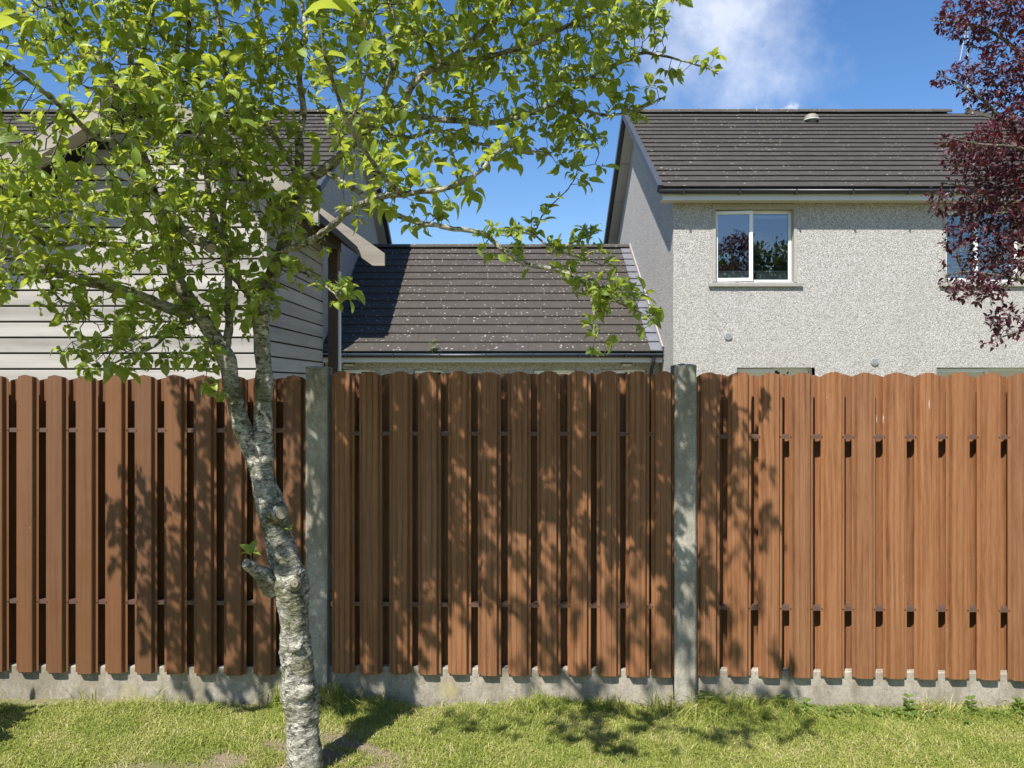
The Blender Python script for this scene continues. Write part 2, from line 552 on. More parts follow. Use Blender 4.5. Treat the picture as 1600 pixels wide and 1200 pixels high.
def mat_leaf(name, lo, hi, trans, tcol_k=1.6, rough=0.42, vein=(0.35, 0.42, 0.16), spec=0.45, tf=0.42):
    m, t = material(name)
    r = island_random(t)
    r2 = t.math('FRACT', t.math('MULTIPLY', r, 7.31))
    c = t.mix(r, lo, hi)
    uv = t.n('ShaderNodeUVMap').outputs[0]
    sx = t.n('ShaderNodeSeparateXYZ', {0: uv})
    u = t.math('ABSOLUTE', t.math('SUBTRACT', sx.outputs[0], 0.5))
    mid = t.mapr(u, 0.015, 0.04, 0.55, 0.0)
    side = t.math('SINE', t.math('MULTIPLY', t.math('SUBTRACT', sx.outputs[1], t.math('MULTIPLY', u, 0.75)), 44.0))
    sv = t.math('MULTIPLY', t.mapr(side, 0.86, 1.0), 0.22)
    n = t.noise(coords(t), 60, 3)
    c = t.mix(t.mapr(n, 0.4, 0.8, 0, 0.35), c, tuple(x * 0.6 for x in lo))
    c = t.mix(t.math('MAXIMUM', mid, sv), c, vein)
    back = t.n('ShaderNodeNewGeometry').outputs['Backfacing']
    under = t.mix(0.5, c, tuple(0.5 * (a + b) + 0.06 for a, b in zip(lo, hi)))
    c = t.mix(back, c, under)
    pr = t.n('ShaderNodeBsdfPrincipled', {'Base Color': c, 'Roughness': t.mapr(r2, 0, 1, rough - 0.08, rough + 0.14), 'Specular IOR Level': spec})
    b = t.n('ShaderNodeBump', {'Strength': 0.25, 'Distance': 0.002, 'Height': t.math('ADD', side, t.math('MULTIPLY', mid, -2.0))})
    t.set(pr, 'Normal', b.outputs[0])
    tl = t.n('ShaderNodeBsdfTranslucent', {'Color': t.mix(0.35, trans, t.mix(r, trans, hi))})
    mx = t.n('ShaderNodeMixShader', {0: tf, 1: pr.outputs[0], 2: tl.outputs[0]})
    t.n('ShaderNodeOutputMaterial', {'Surface': mx.outputs[0]})
    return m


def mat_glass(name):
    m, t = material(name)
    tr = t.n('ShaderNodeBsdfTransparent', {'Color': (0.74, 0.78, 0.77)})
    gl = t.n('ShaderNodeBsdfGlossy', {'Color': (0.95, 0.97, 1.0), 'Roughness': 0.0})
    fr = t.n('ShaderNodeFresnel', {'IOR': 1.75})
    mx = t.n('ShaderNodeMixShader', {0: t.math('ADD', fr.outputs[0], 0.15, clamp=True), 1: tr.outputs[0], 2: gl.outputs[0]})
    t.n('ShaderNodeOutputMaterial', {'Surface': mx.outputs[0]})
    return m


def mat_ground(name):
    m, t = material(name)
    p = coords(t)
    n = t.noise(p, 1.6, 7, 0.6)
    n2 = t.noise(p, 26, 6, 0.65)
    c = t.mix(n2, (0.16, 0.18, 0.06), (0.30, 0.31, 0.12))
    c = t.mix(t.mapr(n, 0.42, 0.68, 0.0, 0.85), c, (0.38, 0.32, 0.21))
    sd = t.vmath('LENGTH', t.scale(t.vmath('SUBTRACT', p, (-0.86, 3.28, 0.0)), (1.0, 2.6, 0.0)))
    sd = t.math('ADD', sd, t.math('MULTIPLY', t.math('SUBTRACT', t.noise(p, 9, 5), 0.5), 0.5))
    c = t.mix(t.mapr(sd, 0.35, 0.62, 0.95, 0.0), c, (0.36, 0.29, 0.20))
    n3 = t.noise(p, 160, 4, 0.7)
    c = t.mix(t.mapr(n3, 0.45, 0.75, 0, 0.6), c, (0.06, 0.05, 0.03))
    finish(t, c, 0.95, t.math('ADD', n2, n3), 0.8, 0.02, 0.1)
    return m


def mat_grass(name):
    m, t = material(name)
    r = island_random(t)
    p = coords(t)
    pn = t.mapr(t.noise(p, 3.2, 4), 0.35, 0.66)
    c = t.ramp(t.math('ADD', t.math('MULTIPLY', r, 0.68), t.math('MULTIPLY', pn, 0.34)),
               [(0.0, (0.170, 0.235, 0.045)), (0.35, (0.300, 0.360, 0.075)), (0.60, (0.430, 0.460, 0.120)), (0.78, (0.56, 0.53, 0.22)), (0.95, (0.66, 0.58, 0.36))])
    pr = t.n('ShaderNodeBsdfPrincipled', {'Base Color': c, 'Roughness': 0.55, 'Specular IOR Level': 0.3})
    tl = t.n('ShaderNodeBsdfTranslucent', {'Color': t.mix(0.4, c, (0.55, 0.58, 0.11))})
    mx = t.n('ShaderNodeMixShader', {0: 0.42, 1: pr.outputs[0], 2: tl.outputs[0]})
    t.n('ShaderNodeOutputMaterial', {'Surface': mx.outputs[0]})
    return m


M = {}
M['fence'] = mat_fence_print('fence_print', 0.70, 1.25)
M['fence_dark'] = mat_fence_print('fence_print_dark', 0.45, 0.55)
M['rail'] = mat_plain('fence_rail', (0.105, 0.062, 0.050), 0.5, 0.08, 30)
M['screw'] = mat_plain('screw', (0.07, 0.035, 0.022), 0.4, 0.1, 60)
M['post'] = mat_concrete('post_concrete', 0.68, (0.42, 0.39, 0.335))
M['board'] = mat_concrete('gravel_board_concrete', 0.85, (0.42, 0.375, 0.315), (-.32 + .025, 3.88 + .025, 0.055 + .025))
M['pebble'] = mat_pebbledash('pebbledash')
M['tile'] = mat_tile('roof_tile', (0.054, 0.047, 0.040), 0.30)
M['tile_low'] = mat_tile('low_roof_tile', (0.062, 0.053, 0.045), 1.25)
M['verge'] = mat_plain('verge_cap', (0.050, 0.055, 0.066), 0.55, 0.15, 8)
M['pvc'] = mat_plain('white_upvc', (0.78, 0.79, 0.80), 0.35, 0.02, 4)
M['fascia'] = mat_plain('fascia', (0.60, 0.61, 0.61), 0.45, 0.06, 3)
M['soffit'] = mat_plain('soffit', (0.50, 0.47, 0.43), 0.6, 0.05, 4)
M['gutter'] = mat_plain('gutter', (0.018, 0.020, 0.024), 0.35, 0.1, 6)
M['plaster'] = mat_plain('plaster', (0.36, 0.335, 0.295), 0.9, 0.12, 9, bump=0.2)
M['sill'] = mat_plain('sill', (0.30, 0.285, 0.26), 0.85, 0.14, 12, bump=0.2)
M['lead'] = mat_plain('lead', (0.155, 0.16, 0.185), 0.55, 0.2, 6)
M['mortar'] = mat_plain('mortar', (0.33, 0.31, 0.28), 0.9, 0.2, 20, bump=0.3)
M['ridge'] = mat_tile('ridge_tile', (0.085, 0.075, 0.065), 1.1)
M['under'] = mat_plain('roof_underlay', (0.012, 0.012, 0.012), 0.9)
M['glass'] = mat_glass('window_glass')
M['curtain'] = mat_plain('net_curtain', (0.82, 0.82, 0.80), 0.8, 0.05, 10)
M['blind'] = mat_plain('blind', (0.55, 0.58, 0.58), 0.7, 0.05, 10)
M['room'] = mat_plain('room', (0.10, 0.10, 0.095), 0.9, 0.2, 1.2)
M['vent'] = mat_plain('wall_vent', (0.36, 0.36, 0.36), 0.6, 0.08, 15)
M['cowl'] = mat_plain('vent_cowl', (0.24, 0.215, 0.165), 0.6, 0.2, 9)
M['dark'] = mat_plain('dark_plastic', (0.02, 0.02, 0.022), 0.4, 0.1, 10)
M['lamp_glass'] = mat_plain('lamp_glass', (0.55, 0.55, 0.52), 0.3, 0.05, 10)
M['metal'] = mat_plain('aerial_metal', (0.38, 0.39, 0.40), 0.4, 0.1, 10, metallic=0.7)
M['clad'] = mat_timber('silvered_cladding', (0.37, 0.342, 0.308), (0.61, 0.578, 0.535), 'X', dark=0.6)
M['clad_side'] = mat_timber('silvered_cladding_side', (0.33, 0.305, 0.28), (0.54, 0.51, 0.475), 'Y', dark=0.5)
M['barge'] = mat_timber('barge_timber', (0.28, 0.245, 0.195), (0.45, 0.41, 0.345), 'X', dark=0.5)
M['brown_post'] = mat_timber('brown_timber', (0.090, 0.062, 0.042), (0.16, 0.115, 0.08), 'Z')
M['felt'] = mat_plain('shed_felt', (0.05, 0.05, 0.05), 0.9, 0.2, 20)
M['bark'] = mat_bark('bark')
M['twig'] = mat_bark('twig_bark', (0.11, 0.10, 0.075), (0.27, 0.25, 0.20), False)
M['cut'] = mat_plain('cut_wood', (0.27, 0.235, 0.175), 0.85, 0.3, 45, bump=0.4)
M['knot'] = mat_plain('knot_heart', (0.13, 0.085, 0.06), 0.9, 0.3, 60, bump=0.4)
M['leaf'] = mat_leaf('apple_leaf', (0.075, 0.140, 0.026), (0.330, 0.430, 0.070), (0.66, 0.73, 0.075), rough=0.34)
M['spent'] = mat_plain('spent_blossom', (0.36, 0.22, 0.14), 0.8, 0.3, 50)
M['plum_leaf'] = mat_leaf('plum_leaf', (0.028, 0.009, 0.016), (0.105, 0.017, 0.028), (0.24, 0.013, 0.022), vein=(0.10, 0.03, 0.035), rough=0.38, spec=0.5, tf=0.28)
M['plum_twig'] = mat_bark('plum_bark', (0.09, 0.07, 0.06), (0.26, 0.225, 0.20), False)
M['far_leaf'] = mat_leaf('garden_leaf', (0.030, 0.060, 0.018), (0.075, 0.120, 0.030), (0.16, 0.22, 0.03), tf=0.3)
M['ground'] = mat_ground('lawn_soil')
M['grass'] = mat_grass('grass_blade')
M['weed'] = mat_leaf('weed_leaf', (0.10, 0.17, 0.030), (0.17, 0.25, 0.045), (0.40, 0.48, 0.06))

# ------------------------------------------------------------------ setting: the ground
gx = np.concatenate([[-300, -60, -20], np.linspace(-8, 8, 65), [20, 60, 300]])
gy = np.concatenate([[-300, -60, -20, -8], np.linspace(0, 6, 31), [12, 30, 80, 300]])
GX, GY = np.meshgrid(gx, gy)


def ground_h(x, y):
    h = 0.012 * np.sin(x * 2.1 + 0.7) * np.sin(y * 3.3) + 0.010 * np.sin(x * 5.2 + y * 1.7)
    near = np.clip(1 - np.abs(y - 3.0) / 6, 0, 1)
    bank = -0.020 * np.exp(-((y - 3.86) / 0.22) ** 2)
    return (h + bank) * near - 0.012


GZ = ground_h(GX, GY)
GZ = np.where(GY > 5.9, -0.25, GZ)
nx, ny = len(gx), len(gy)
ii, jj = np.meshgrid(np.arange(nx - 1), np.arange(ny - 1))
a = (jj * nx + ii).ravel()
F = np.stack([a, a + 1, a + nx + 1, a + nx], 1)
g = mesh_obj('ground', np_mesh('ground', np.stack([GX.ravel(), GY.ravel(), GZ.ravel()], 1), F, M['ground'], True))
tag(g, 'lawn and garden ground under the fence, trees and houses', None, None, 'structure')


# ------------------------------------------------------------------ houses
def roof_tiles(parent, x0, x1, ye, ze, yr, zr, courses, tw, mat, clip=None, limit=300, seed=1, name='roof_tile', flip=False, keep=None):
    """courses of separate tiles on the slope that rises from the eave (ye,ze) to the ridge (yr,zr)"""
    r = random.Random(seed)
    run, rise = yr - ye, zr - ze
    L = math.hypot(run, rise)
    gauge = L / courses
    ang = math.atan2(rise, abs(run))
    th, ln = 0.032, gauge * 1.22
    lo = 0.016
    c = 0.004
    hw = tw / 2 - 0.0010
    # tile: a worn front edge and a wedge-shaped body
    v = []
    for x in (-hw, hw):
        v += [(x, 0, lo), (x, 0, lo + th - c), (x, c * 1.5, lo + th), (x, ln, 0.010), (x, ln, -0.014)]
    f = [(4, 3, 2, 1, 0), (5, 6, 7, 8, 9), (0, 1, 6, 5), (1, 2, 7, 6), (2, 3, 8, 7), (3, 4, 9, 8), (4, 0, 5, 9)]
    me = new_mesh(name, v, f, mat)
    spots = []
    for k in range(courses):
        s = k * gauge - 0.03
        x = x0 + tw / 2 - (tw / 2 if k % 2 else 0)
        while x < x1 + tw / 2:
            cx = min(max(x, x0 + tw / 2), x1 - tw / 2)
            if clip is None or clip(cx, s / L):
                spots.append((cx, s, k))
            x += tw
    sgn = 1 if yr > ye else -1
    spots.sort(key=keep if keep else (lambda q: abs(q[0]) + q[1] * 0.2))
    rot0 = Matrix.Rotation(ang, 4, 'X') if sgn > 0 else Matrix.Rotation(math.pi, 4, 'Z') @ Matrix.Rotation(ang, 4, 'X')
    rest_v, rest_f = [], []
    for i, (x, s, k) in enumerate(spots):
        pos = Vector((x, ye + s / L * run, ze + s / L * rise))
        mt = Matrix.Translation(pos) @ rot0 @ Matrix.Translation((0, r.uniform(-.003, .003), r.uniform(0, .002))) \
            @ Matrix.Rotation(r.gauss(0, 0.003), 4, 'Z') @ Matrix.Rotation(r.gauss(0, 0.0015), 4, 'Y')
        if i < limit:
            o = mesh_obj(name, me, None, parent)
            o.matrix_local = mt
        else:
            b = len(rest_v)
            rest_v += [tuple(mt @ Vector(q)) for q in v]
            rest_f += [tuple(b + q for q in ff) for ff in f]
    if rest_v:
        o = mesh_obj('far_roof_tiles', new_mesh('far_roof_tiles', rest_v, rest_f, mat), None, parent)
        o['kind'] = 'stuff'
    return ang, L, gauge


def wall_front(mb, x0, x1, z0, z1, y, holes, depth):
    xs = sorted({x0, x1, *[h[0] for h in holes], *[h[1] for h in holes]})
    zs = sorted({z0, z1, *[h[2] for h in holes], *[h[3] for h in holes]})
    for i in range(len(xs) - 1):
        for j in range(len(zs) - 1):
            cx, cz = (xs[i] + xs[i + 1]) / 2, (zs[j] + zs[j + 1]) / 2
            if any(h[0] < cx < h[1] and h[2] < cz < h[3] for h in holes):
                continue
            mb.quad((xs[i], y, zs[j]), (xs[i + 1], y, zs[j]), (xs[i + 1], y, zs[j + 1]), (xs[i], y, zs[j + 1]))


def half_round(n=9, r=0.055, t=0.004):
    """closed gutter profile in (y,z), open side up"""
    out = [(r * math.cos(a), r * math.sin(a)) for a in np.linspace(math.pi, 2 * math.pi, n)]
    inn = [((r - t) * math.cos(a), (r - t) * math.sin(a)) for a in np.linspace(2 * math.pi, math.pi, n)]
    return out + inn


def window(house, x0, x1, z0, z1, y, split=0.5, open_deg=0.0, deco=None, surround=True, rev=0.12, sill=True):
    """two-light window set rev behind the wall face; window > frame, casement, pane, sill ..."""
    fy = y + rev
    if surround:
        mb = MB()
        bw, pr = 0.055, 0.010
        mb.box(x0 - bw, x0, y - pr, fy + .06, z0, z1).box(x1, x1 + bw, y - pr, fy + .06, z0, z1)
        mb.box(x0 - bw, x1 + bw, y - pr, fy + .06, z1, z1 + 0.09)
        wdw = mb.build('window', M['plaster'], house)
    else:
        wdw = MB().box(x0 - .02, x1 + .02, y + 0.004, fy + .06, z1, z1 + 0.05).build('window', M['plaster'], house)
    ft = 0.055
    xm = x0 + (x1 - x0) * split
    mb = MB()
    for (a, b, c, d) in ((x0, x1, z0, z0 + ft), (x0, x1, z1 - ft, z1)):
        mb.cbox(a, b, fy, fy + 0.06, c, d, 0.006)
    for (a, b) in ((x0, x0 + ft), (x1 - ft, x1), (xm - ft / 2, xm + ft / 2)):
        mb.cbox(a, b, fy + 0.0015, fy + 0.058, z0 + ft, z1 - ft, 0.006)
    mb.build('frame', M['pvc'], wdw)
    # right light: fixed pane
    MB().quad((xm + ft / 2, fy + .03, z0 + ft), (x1 - ft, fy + .03, z0 + ft), (x1 - ft, fy + .03, z1 - ft), (xm + ft / 2, fy + .03, z1 - ft)).build('pane', M['glass'], wdw)
    # left light: casement hung on its left side
    cw, chh = xm - x0 - 0.01, z1 - z0 - 0.03
    mb = MB(); s = 0.065
    mb.cbox(0, cw, -0.03, 0.025, 0, s, 0.006).cbox(0, cw, -0.03, 0.025, chh - s, chh, 0.006)
    mb.cbox(0, s, -0.0285, 0.0235, s, chh - s, 0.006).cbox(cw - s, cw, -0.0285, 0.0235, s, chh - s, 0.006)
    cs = mb.build('casement', M['pvc'], wdw, loc=(x0 + 0.005, fy - 0.002, z0 + 0.015), rot=(0, 0, -R(open_deg)))
    # its pane and handle are pieces of the window as well
    rot = Matrix.Translation((x0 + 0.005, fy - 0.002, z0 + 0.015)) @ Matrix.Rotation(-R(open_deg), 4, 'Z')
    p = MB().quad((s, -.002, s), (cw - s, -.002, s), (cw - s, -.002, chh - s), (s, -.002, chh - s)).build('pane', M['glass'], wdw)
    p.matrix_local = rot
    h = MB().beam((cw - s * 0.5, 0.05, chh * 0.48), (cw - s * 0.5 - 0.09, 0.05, chh * 0.40), 0.014, 0.02).build('handle', M['pvc'], wdw)
    h.matrix_local = rot
    if sill:
        mb = MB()
        i = len(mb.v)
        sx0, sx1 = x0 - 0.13, x1 + 0.14
        mb.extrude_x([(y - 0.055, z0 - 0.085), (fy + 0.02, z0 - 0.085), (fy + 0.02, z0 - 0.004), (y - 0.045, z0 - 0.022), (y - 0.055, z0 - 0.030)], sx0, sx1)
        mb.build('sill', M['sill'], wdw)
    if deco == 'curtain':
        n = 160
        xs = np.linspace(x0 + .05, x1 - .05, n)
        ztop = z0 + 0.20
        Vv, Ff = [], []
        for k, x in enumerate(xs):
            yy = fy + 0.085 + 0.018 * math.sin(x * 62) + 0.008 * math.sin(x * 131 + 1)
            sc = 0.05 * abs(math.sin(x * 9.0))
            Vv += [(x, yy, z0 - 0.1), (x, yy + 0.004, z0 + 0.05), (x, fy + 0.085, ztop)]
        for k in range(n - 1):
            if 0.50 < (xs[k] - x0) / (x1 - x0) < 0.56:
                continue
            b = 3 * k
            Ff += [(b, b + 3, b + 4, b + 1), (b + 1, b + 4, b + 5, b + 2)]
        mesh_obj('net_curtain', new_mesh('net_curtain', Vv, Ff, M['curtain'], True), None, wdw)
        MB().box(x0 + .04, x1 - .04, fy + .048, fy + .062, ztop, ztop + 0.028).build('curtain_rail', M['pvc'], wdw)
        MB().box(xm + ft, x1 - ft - .01, fy + .07, fy + .11, z1 - ft - .075, z1 - ft - .02).build('blind_box', M['blind'], wdw)
    if deco == 'blind':
        for k in range(9):
            zz = z0 + 0.12 + k * 0.085
            MB().box(x0 + .06, x1 - .06, fy + .10, fy + .13, zz, zz + 0.030).build('blind_slat', M['blind'], wdw)
    return wdw


def make_house(name, label, cat, side, xg, xv, x_far, hip, windows, seed, ridge_px_end=None):
    """two-storey pebbledashed house; its gable wall stands at xg, the verge at xv, the body runs on to x_far (side = +1 to the right, -1 to the left)"""
    Yw, Ye, Ze, Yr, Zr = 14.0, 13.70, 5.10, 18.07, 7.95
    Yb = 2 * Yr - Yw
    pitch = (Zr - Ze) / (Yr - Ye)
    h = empty(name, (0, 0, 0), label, cat)
    zt = 4.93
    # walls
    mb = MB()
    lo, hi = min(xg, x_far), max(xg, x_far)
    holes = [(q['x0'], q['x1'], q['z0'], q['z1']) for q in windows]
    wall_front(mb, lo, hi, -0.4, zt + 0.12, Yw, holes, 0.12)
    mb.quad((lo, Yb, -0.4), (hi, Yb, -0.4), (hi, Yb, zt), (lo, Yb, zt))
    zg = lambda y: Ze + (y - Ye) * pitch - 0.10
    for x in (xg, x_far):
        mb.poly([(x, Yw, -0.4), (x, Yw, zg(Yw)), (x, Yr, zg(Yr)), (x, Yb, zg(Yw)), (x, Yb, -0.4)])
    mb.build('wall', M['pebble'], h)
    # rooms behind the glass
    for q in windows:
        q = dict(q); rx0, rx1 = max(lo + .05, q['x0'] - 1), min(hi - .05, q['x1'] + 1)
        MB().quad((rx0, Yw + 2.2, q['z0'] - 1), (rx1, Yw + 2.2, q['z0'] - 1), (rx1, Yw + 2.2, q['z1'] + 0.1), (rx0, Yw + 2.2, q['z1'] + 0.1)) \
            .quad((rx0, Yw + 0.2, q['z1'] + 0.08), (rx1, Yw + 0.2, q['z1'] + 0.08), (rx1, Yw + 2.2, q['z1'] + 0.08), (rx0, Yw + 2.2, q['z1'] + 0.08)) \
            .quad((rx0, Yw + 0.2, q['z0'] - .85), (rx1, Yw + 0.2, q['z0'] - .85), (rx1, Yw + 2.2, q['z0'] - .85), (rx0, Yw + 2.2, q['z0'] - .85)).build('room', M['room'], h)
        window(h, q['x0'], q['x1'], q['z0'], q['z1'], Yw, q.get('split', 0.5), q.get('open', 0), q.get('deco'), q.get('surround', True), 0.12, q.get('sill', True))
    # roof deck
    rlo, rhi = min(xv, x_far), max(xv, x_far)
    xr_end = x_far - side * hip                                    # where the ridge stops (hipped end)
    deck = MB()
    deck.poly([(xv, Ye + .02, Ze - .02), (x_far, Ye + .02, Ze - .02), (xr_end, Yr, Zr - .03), (xv, Yr, Zr - .03)])
    Yeb = 2 * Yr - Ye
    deck.poly([(xv, Yeb, Ze - .02), (x_far, Yeb, Ze - .02), (xr_end, Yr, Zr - .031), (xv, Yr, Zr - .031)])
    if hip:
        deck.poly([(x_far, Ye + .02, Ze - .02), (x_far, Yeb, Ze - .02), (xr_end, Yr, Zr - .031)])
    roof = deck.build('roof', M['under'], h)
    xs = xv + side * 0.05

    def clip(x, t):
        return True if not hip else (side * (x - (x_far - side * hip * t)) < 0.05)
    ang, L, gauge = roof_tiles(roof, min(xs, x_far), max(xs, x_far), Ye, Ze, Yr, Zr, 17, 0.33, M['tile'], clip, 300, seed)
    MB().quad((rlo, Yr, Zr + .02), (rhi - (hip if side > 0 else 0), Yr, Zr + .02), (rhi - (hip if side > 0 else 0), Yeb, Ze + .02), (rlo, Yeb, Ze + .02)).build('rear_slope', M['tile'], roof)
    # ridge tiles
    me = None
    n = int(abs(xr_end - xv) / 0.45)
    for k in range(n):
        if me is None:
            mb = MB()
            prof = [(0.135 * math.sin(a), 0.085 * math.cos(a) - 0.02) for a in np.linspace(-1.75, 1.75, 9)]
            prof = prof + [(y * 0.82, z * 0.8 - 0.012) for y, z in reversed(prof)]
            mb.extrude_x(prof, -0.222, 0.222)
            me = new_mesh('ridge_tile', mb.v, mb.f, M['ridge'])
        o = mesh_obj('ridge_tile', me, None, roof, (xv + side * (0.225 + 0.45 * k), Yr, Zr + 0.045 + rnd.uniform(-.004, .006)), (rnd.uniform(-.02, .02), rnd.uniform(-.006, .006), 0))
    if hip:
        mb = MB()
        mb.beam((xr_end, Yr, Zr + .06), (x_far, Ye, Ze + .06), 0.22, 0.10)
        mb.build('hip_cap', M['ridge'], roof)
    # verge: interlocking caps, one to a course, then bargeboard and soffit
    dirv = Vector((0, Yr - Ye, Zr - Ze)).normalized()
    nrm = Vector((0, -dirv.z, dirv.y))
    mb = MB()
    mb.box(-0.05, 0.05, 0, gauge * 1.06, -0.075, 0.062)
    mev = new_mesh('verge_cap', mb.v, mb.f, M['verge'])
    for k in range(17):
        p = Vector((xv, Ye, Ze)) + dirv * (k * gauge - 0.03) + nrm * 0.0
        mesh_obj('verge_cap', mev, None, roof, p, (ang + 0.035, 0, 0))
    mb = MB()
    mb.beam((xv, Yr, Zr - .01), (xv, Yeb, Ze - .01), 0.10, 0.15)
    mb.build('rear_verge', M['verge'], roof)
    sof = MB()
    x_in, x_out = xg - side * 0.0, xv + side * 0.052
    for (ya, za, yb, zb) in ((Ye + .05, Ze - .13, Yr, Zr - .16), (Yeb - .05, Ze - .13, Yr, Zr - .16)):
        m = 4
        for k in range(m):
            t0, t1 = k / m + 0.003, (k + 1) / m - 0.003
            p = [(ya + (yb - ya) * t, za + (zb - za) * t) for t in (t0, t1)]
            sof.quad((x_in, p[0][0], p[0][1]), (x_out, p[0][0], p[0][1]), (x_out, p[1][0], p[1][1]), (x_in, p[1][0], p[1][1]))
            sof.quad((x_in, p[0][0], p[0][1] + .02), (x_out, p[0][0], p[0][1] + .02), (x_out, p[1][0], p[1][1] + .02), (x_in, p[1][0], p[1][1] + .02))
    sof.build('verge_soffit', M['soffit'], h)
    # the boxed eave
    a0, a1 = sorted((xv + side * 0.05, x_far))
    MB().box(a0, a1, Ye + .012, Ye + .034, Ze - .215, Ze - .015).build('fascia', M['fascia'], h)
    MB().box(a0, a1, Ye + .036, Yw + .03, Ze - .20, Ze - .185).build('soffit', M['soffit'], h)
    mb = MB()
    a0, a1 = sorted((xv - side * 0.03, x_far))
    mb.extrude_x([(Ye - .052 + y, Ze - .055 + z) for y, z in half_round(9, 0.064)], a0, a1)
    gt = mb.build('gutter', M['gutter'], h, True)
    x = min(xv, x_far) + 0.4
    while x < max(xv, x_far):
        MB().box(x - .012, x + .012, Ye - .122, Ye + .012, Ze - .125, Ze - .045).build('bracket', M['gutter'], gt)
        x += 1.0
    return h


XG, XV = 2.94, 2.64
house_r = make_house('house', 'two-storey pebbledashed house with white windows and grey tiled roof, behind the sunny fence panel', 'house', 1, XG, XV, 15.2, 4.5, [
    dict(x0=3.71, x1=5.14, z0=3.46, z1=4.785, split=0.49, open=5.5, deco='curtain'),
    dict(x0=7.91, x1=9.29, z0=3.46, z1=4.785, split=0.46, open=0, deco='blind'),
    dict(x0=4.10, x1=5.52, z0=0.75, z1=1.90, split=0.5, surround=False),
    dict(x0=7.74, x1=9.75, z0=0.75, z1=1.90, split=0.5, surround=False)], 3)
house_l = make_house('house', 'matching pebbledashed house behind the timber shed, its gable wall in shade', 'house', -1, -3.72, -3.45, -14.5, 0, [], 9)
for (px, py) in ((1138, 525), (1367, 565)):
    p = W(px, py, 13.985)
    v = MB().cyl((p.x, 14.0, p.z), (p.x, 13.975, p.z), 0.075, 0.07, 20).build('wall_vent', M['vent'], house_r)
    mb = MB()
    for k in (-2, -1, 0, 1, 2):
        mb.box(p.x - 0.05, p.x + 0.05, 13.968, 13.974, p.z + k * .022 - .006, p.z + k * .022 + .006)
    mb.build('grille', M['vent'], v)
# mushroom vent on the roof
s = 0.84
vp = Vector((0, 13.7 + s * 4.37, 5.10 + s * 2.85)); vp.x = (1268 - 800) / 1200 * vp.y
mb = MB(); n = 20; prof = [(0.10, -.1), (0.10, 0.06), (0.165, 0.07), (0.165, 0.10), (0.15, 0.15), (0.10, 0.195), (0.04, 0.215), (0.0, 0.22)]
vv = [(r_ * math.cos(2 * math.pi * k / n), r_ * math.sin(2 * math.pi * k / n), z) for r_, z in prof for k in range(n)]
ff = [(i * n + k, i * n + (k + 1) % n, (i + 1) * n + (k + 1) % n, (i + 1) * n + k) for i in range(len(prof) - 1) for k in range(n)]
cw = mesh_obj('vent_cowl', new_mesh('vent_cowl', vv, ff, M['cowl'], True), None, house_r, vp)
MB().cyl((0, 0, 0.066), (0, 0, 0.084), 0.172, 0.172, 20).build('rim', M['fascia'], cw)

# ---- the low link building between the two houses
low = empty('link_building', (0, 0, 0), 'low pebbledashed building with lichen-spotted tiled roof between the two houses', 'building')
YE, ZE, YR, ZR = 14.9, 2.22, 19.07, 4.97
xl, xr = -3.70, 2.92
mb = MB()
holes = [(-3.36, -2.70, 0.7, 1.895), (-1.95, -1.36, 0.7, 1.885), (0.42, 1.27, 0.7, 1.885), (1.78, 2.66, 0.7, 1.890)]
wall_front(mb, xl, xr, -0.4, 2.16, 15.2, holes, .1)
mb.build('wall', M['pebble'], low)
for hq in holes:
    window(low, *hq, 15.2, 0.5, 0, None, False, 0.09, False)
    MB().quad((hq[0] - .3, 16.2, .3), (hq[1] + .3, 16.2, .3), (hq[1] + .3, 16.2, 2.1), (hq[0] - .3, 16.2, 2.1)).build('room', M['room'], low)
deck = MB().poly([(xl, YE + .02, ZE - .02), (xr, YE + .02, ZE - .02), (xr, YR, ZR - .03), (xl, YR, ZR - .03)])
deck.poly([(xl, YR, ZR - .031), (xr, YR, ZR - .031), (xr, YR + 4, ZR - 2.6), (xl, YR + 4, ZR - 2.6)])
roof = deck.build('roof', M['under'], low)
ang, L, gauge = roof_tiles(roof, xl, xr, YE, ZE, YR, ZR, 14, 0.335, M['tile_low'], None, 300, 21)
me = None
for k in range(15):
    if me is None:
        prof = [(0.13 * math.sin(a), 0.08 * math.cos(a) - 0.02) for a in np.linspace(-1.75, 1.75, 9)]
        prof = prof + [(y * 0.82, z * 0.8 - 0.012) for y, z in reversed(prof)]
        mb = MB().extrude_x(prof, -0.219, 0.219)
        me = new_mesh('ridge_tile', mb.v, mb.f, M['ridge'])
    mesh_obj('ridge_tile', me, None, roof, (xl + 0.22 + 0.4417 * k, YR, ZR + 0.045 + rnd.uniform(-.004, .006)), (rnd.uniform(-.02, .02), 0, 0))
# lead soakers where the roof meets the house wall: one to a course, and the upstand
dv = Vector((0, YR - YE, ZR - ZE)).normalized(); nv = Vector((0, -dv.z, dv.y))
mb = MB().box(-0.12, 0.12, 0, gauge * 0.93, 0.002, 0.007)
mef = new_mesh('lead_soaker', mb.v, mb.f, M['lead'])
for k in range(14):
    p = Vector((xr - 0.115, YE, ZE)) + dv * (k * gauge - 0.02) + nv * 0.047
    mesh_obj('lead_soaker', mef, None, roof, p, (ang - 0.055, 0, 0))
MB().beam(Vector((xr - 0.008, YE, ZE)) + nv * .08, Vector((xr - 0.008, YR, ZR)) + nv * .08, 0.03, 0.10).build('flashing', M['mortar'], roof)
MB().box(xl, xr, YE + .012, YE + .032, ZE - .20, ZE - .02).build('fascia', M['fascia'], low)
MB().box(xl, xr, YE + .034, 15.2, ZE - .19, ZE - .178).build('soffit', M['soffit'], low)
gt = MB().extrude_x([(YE - .05 + y, ZE - .05 + z) for y, z in half_round(9, 0.06)], xl, xr + 0.005).build('gutter', M['gutter'], low, True)
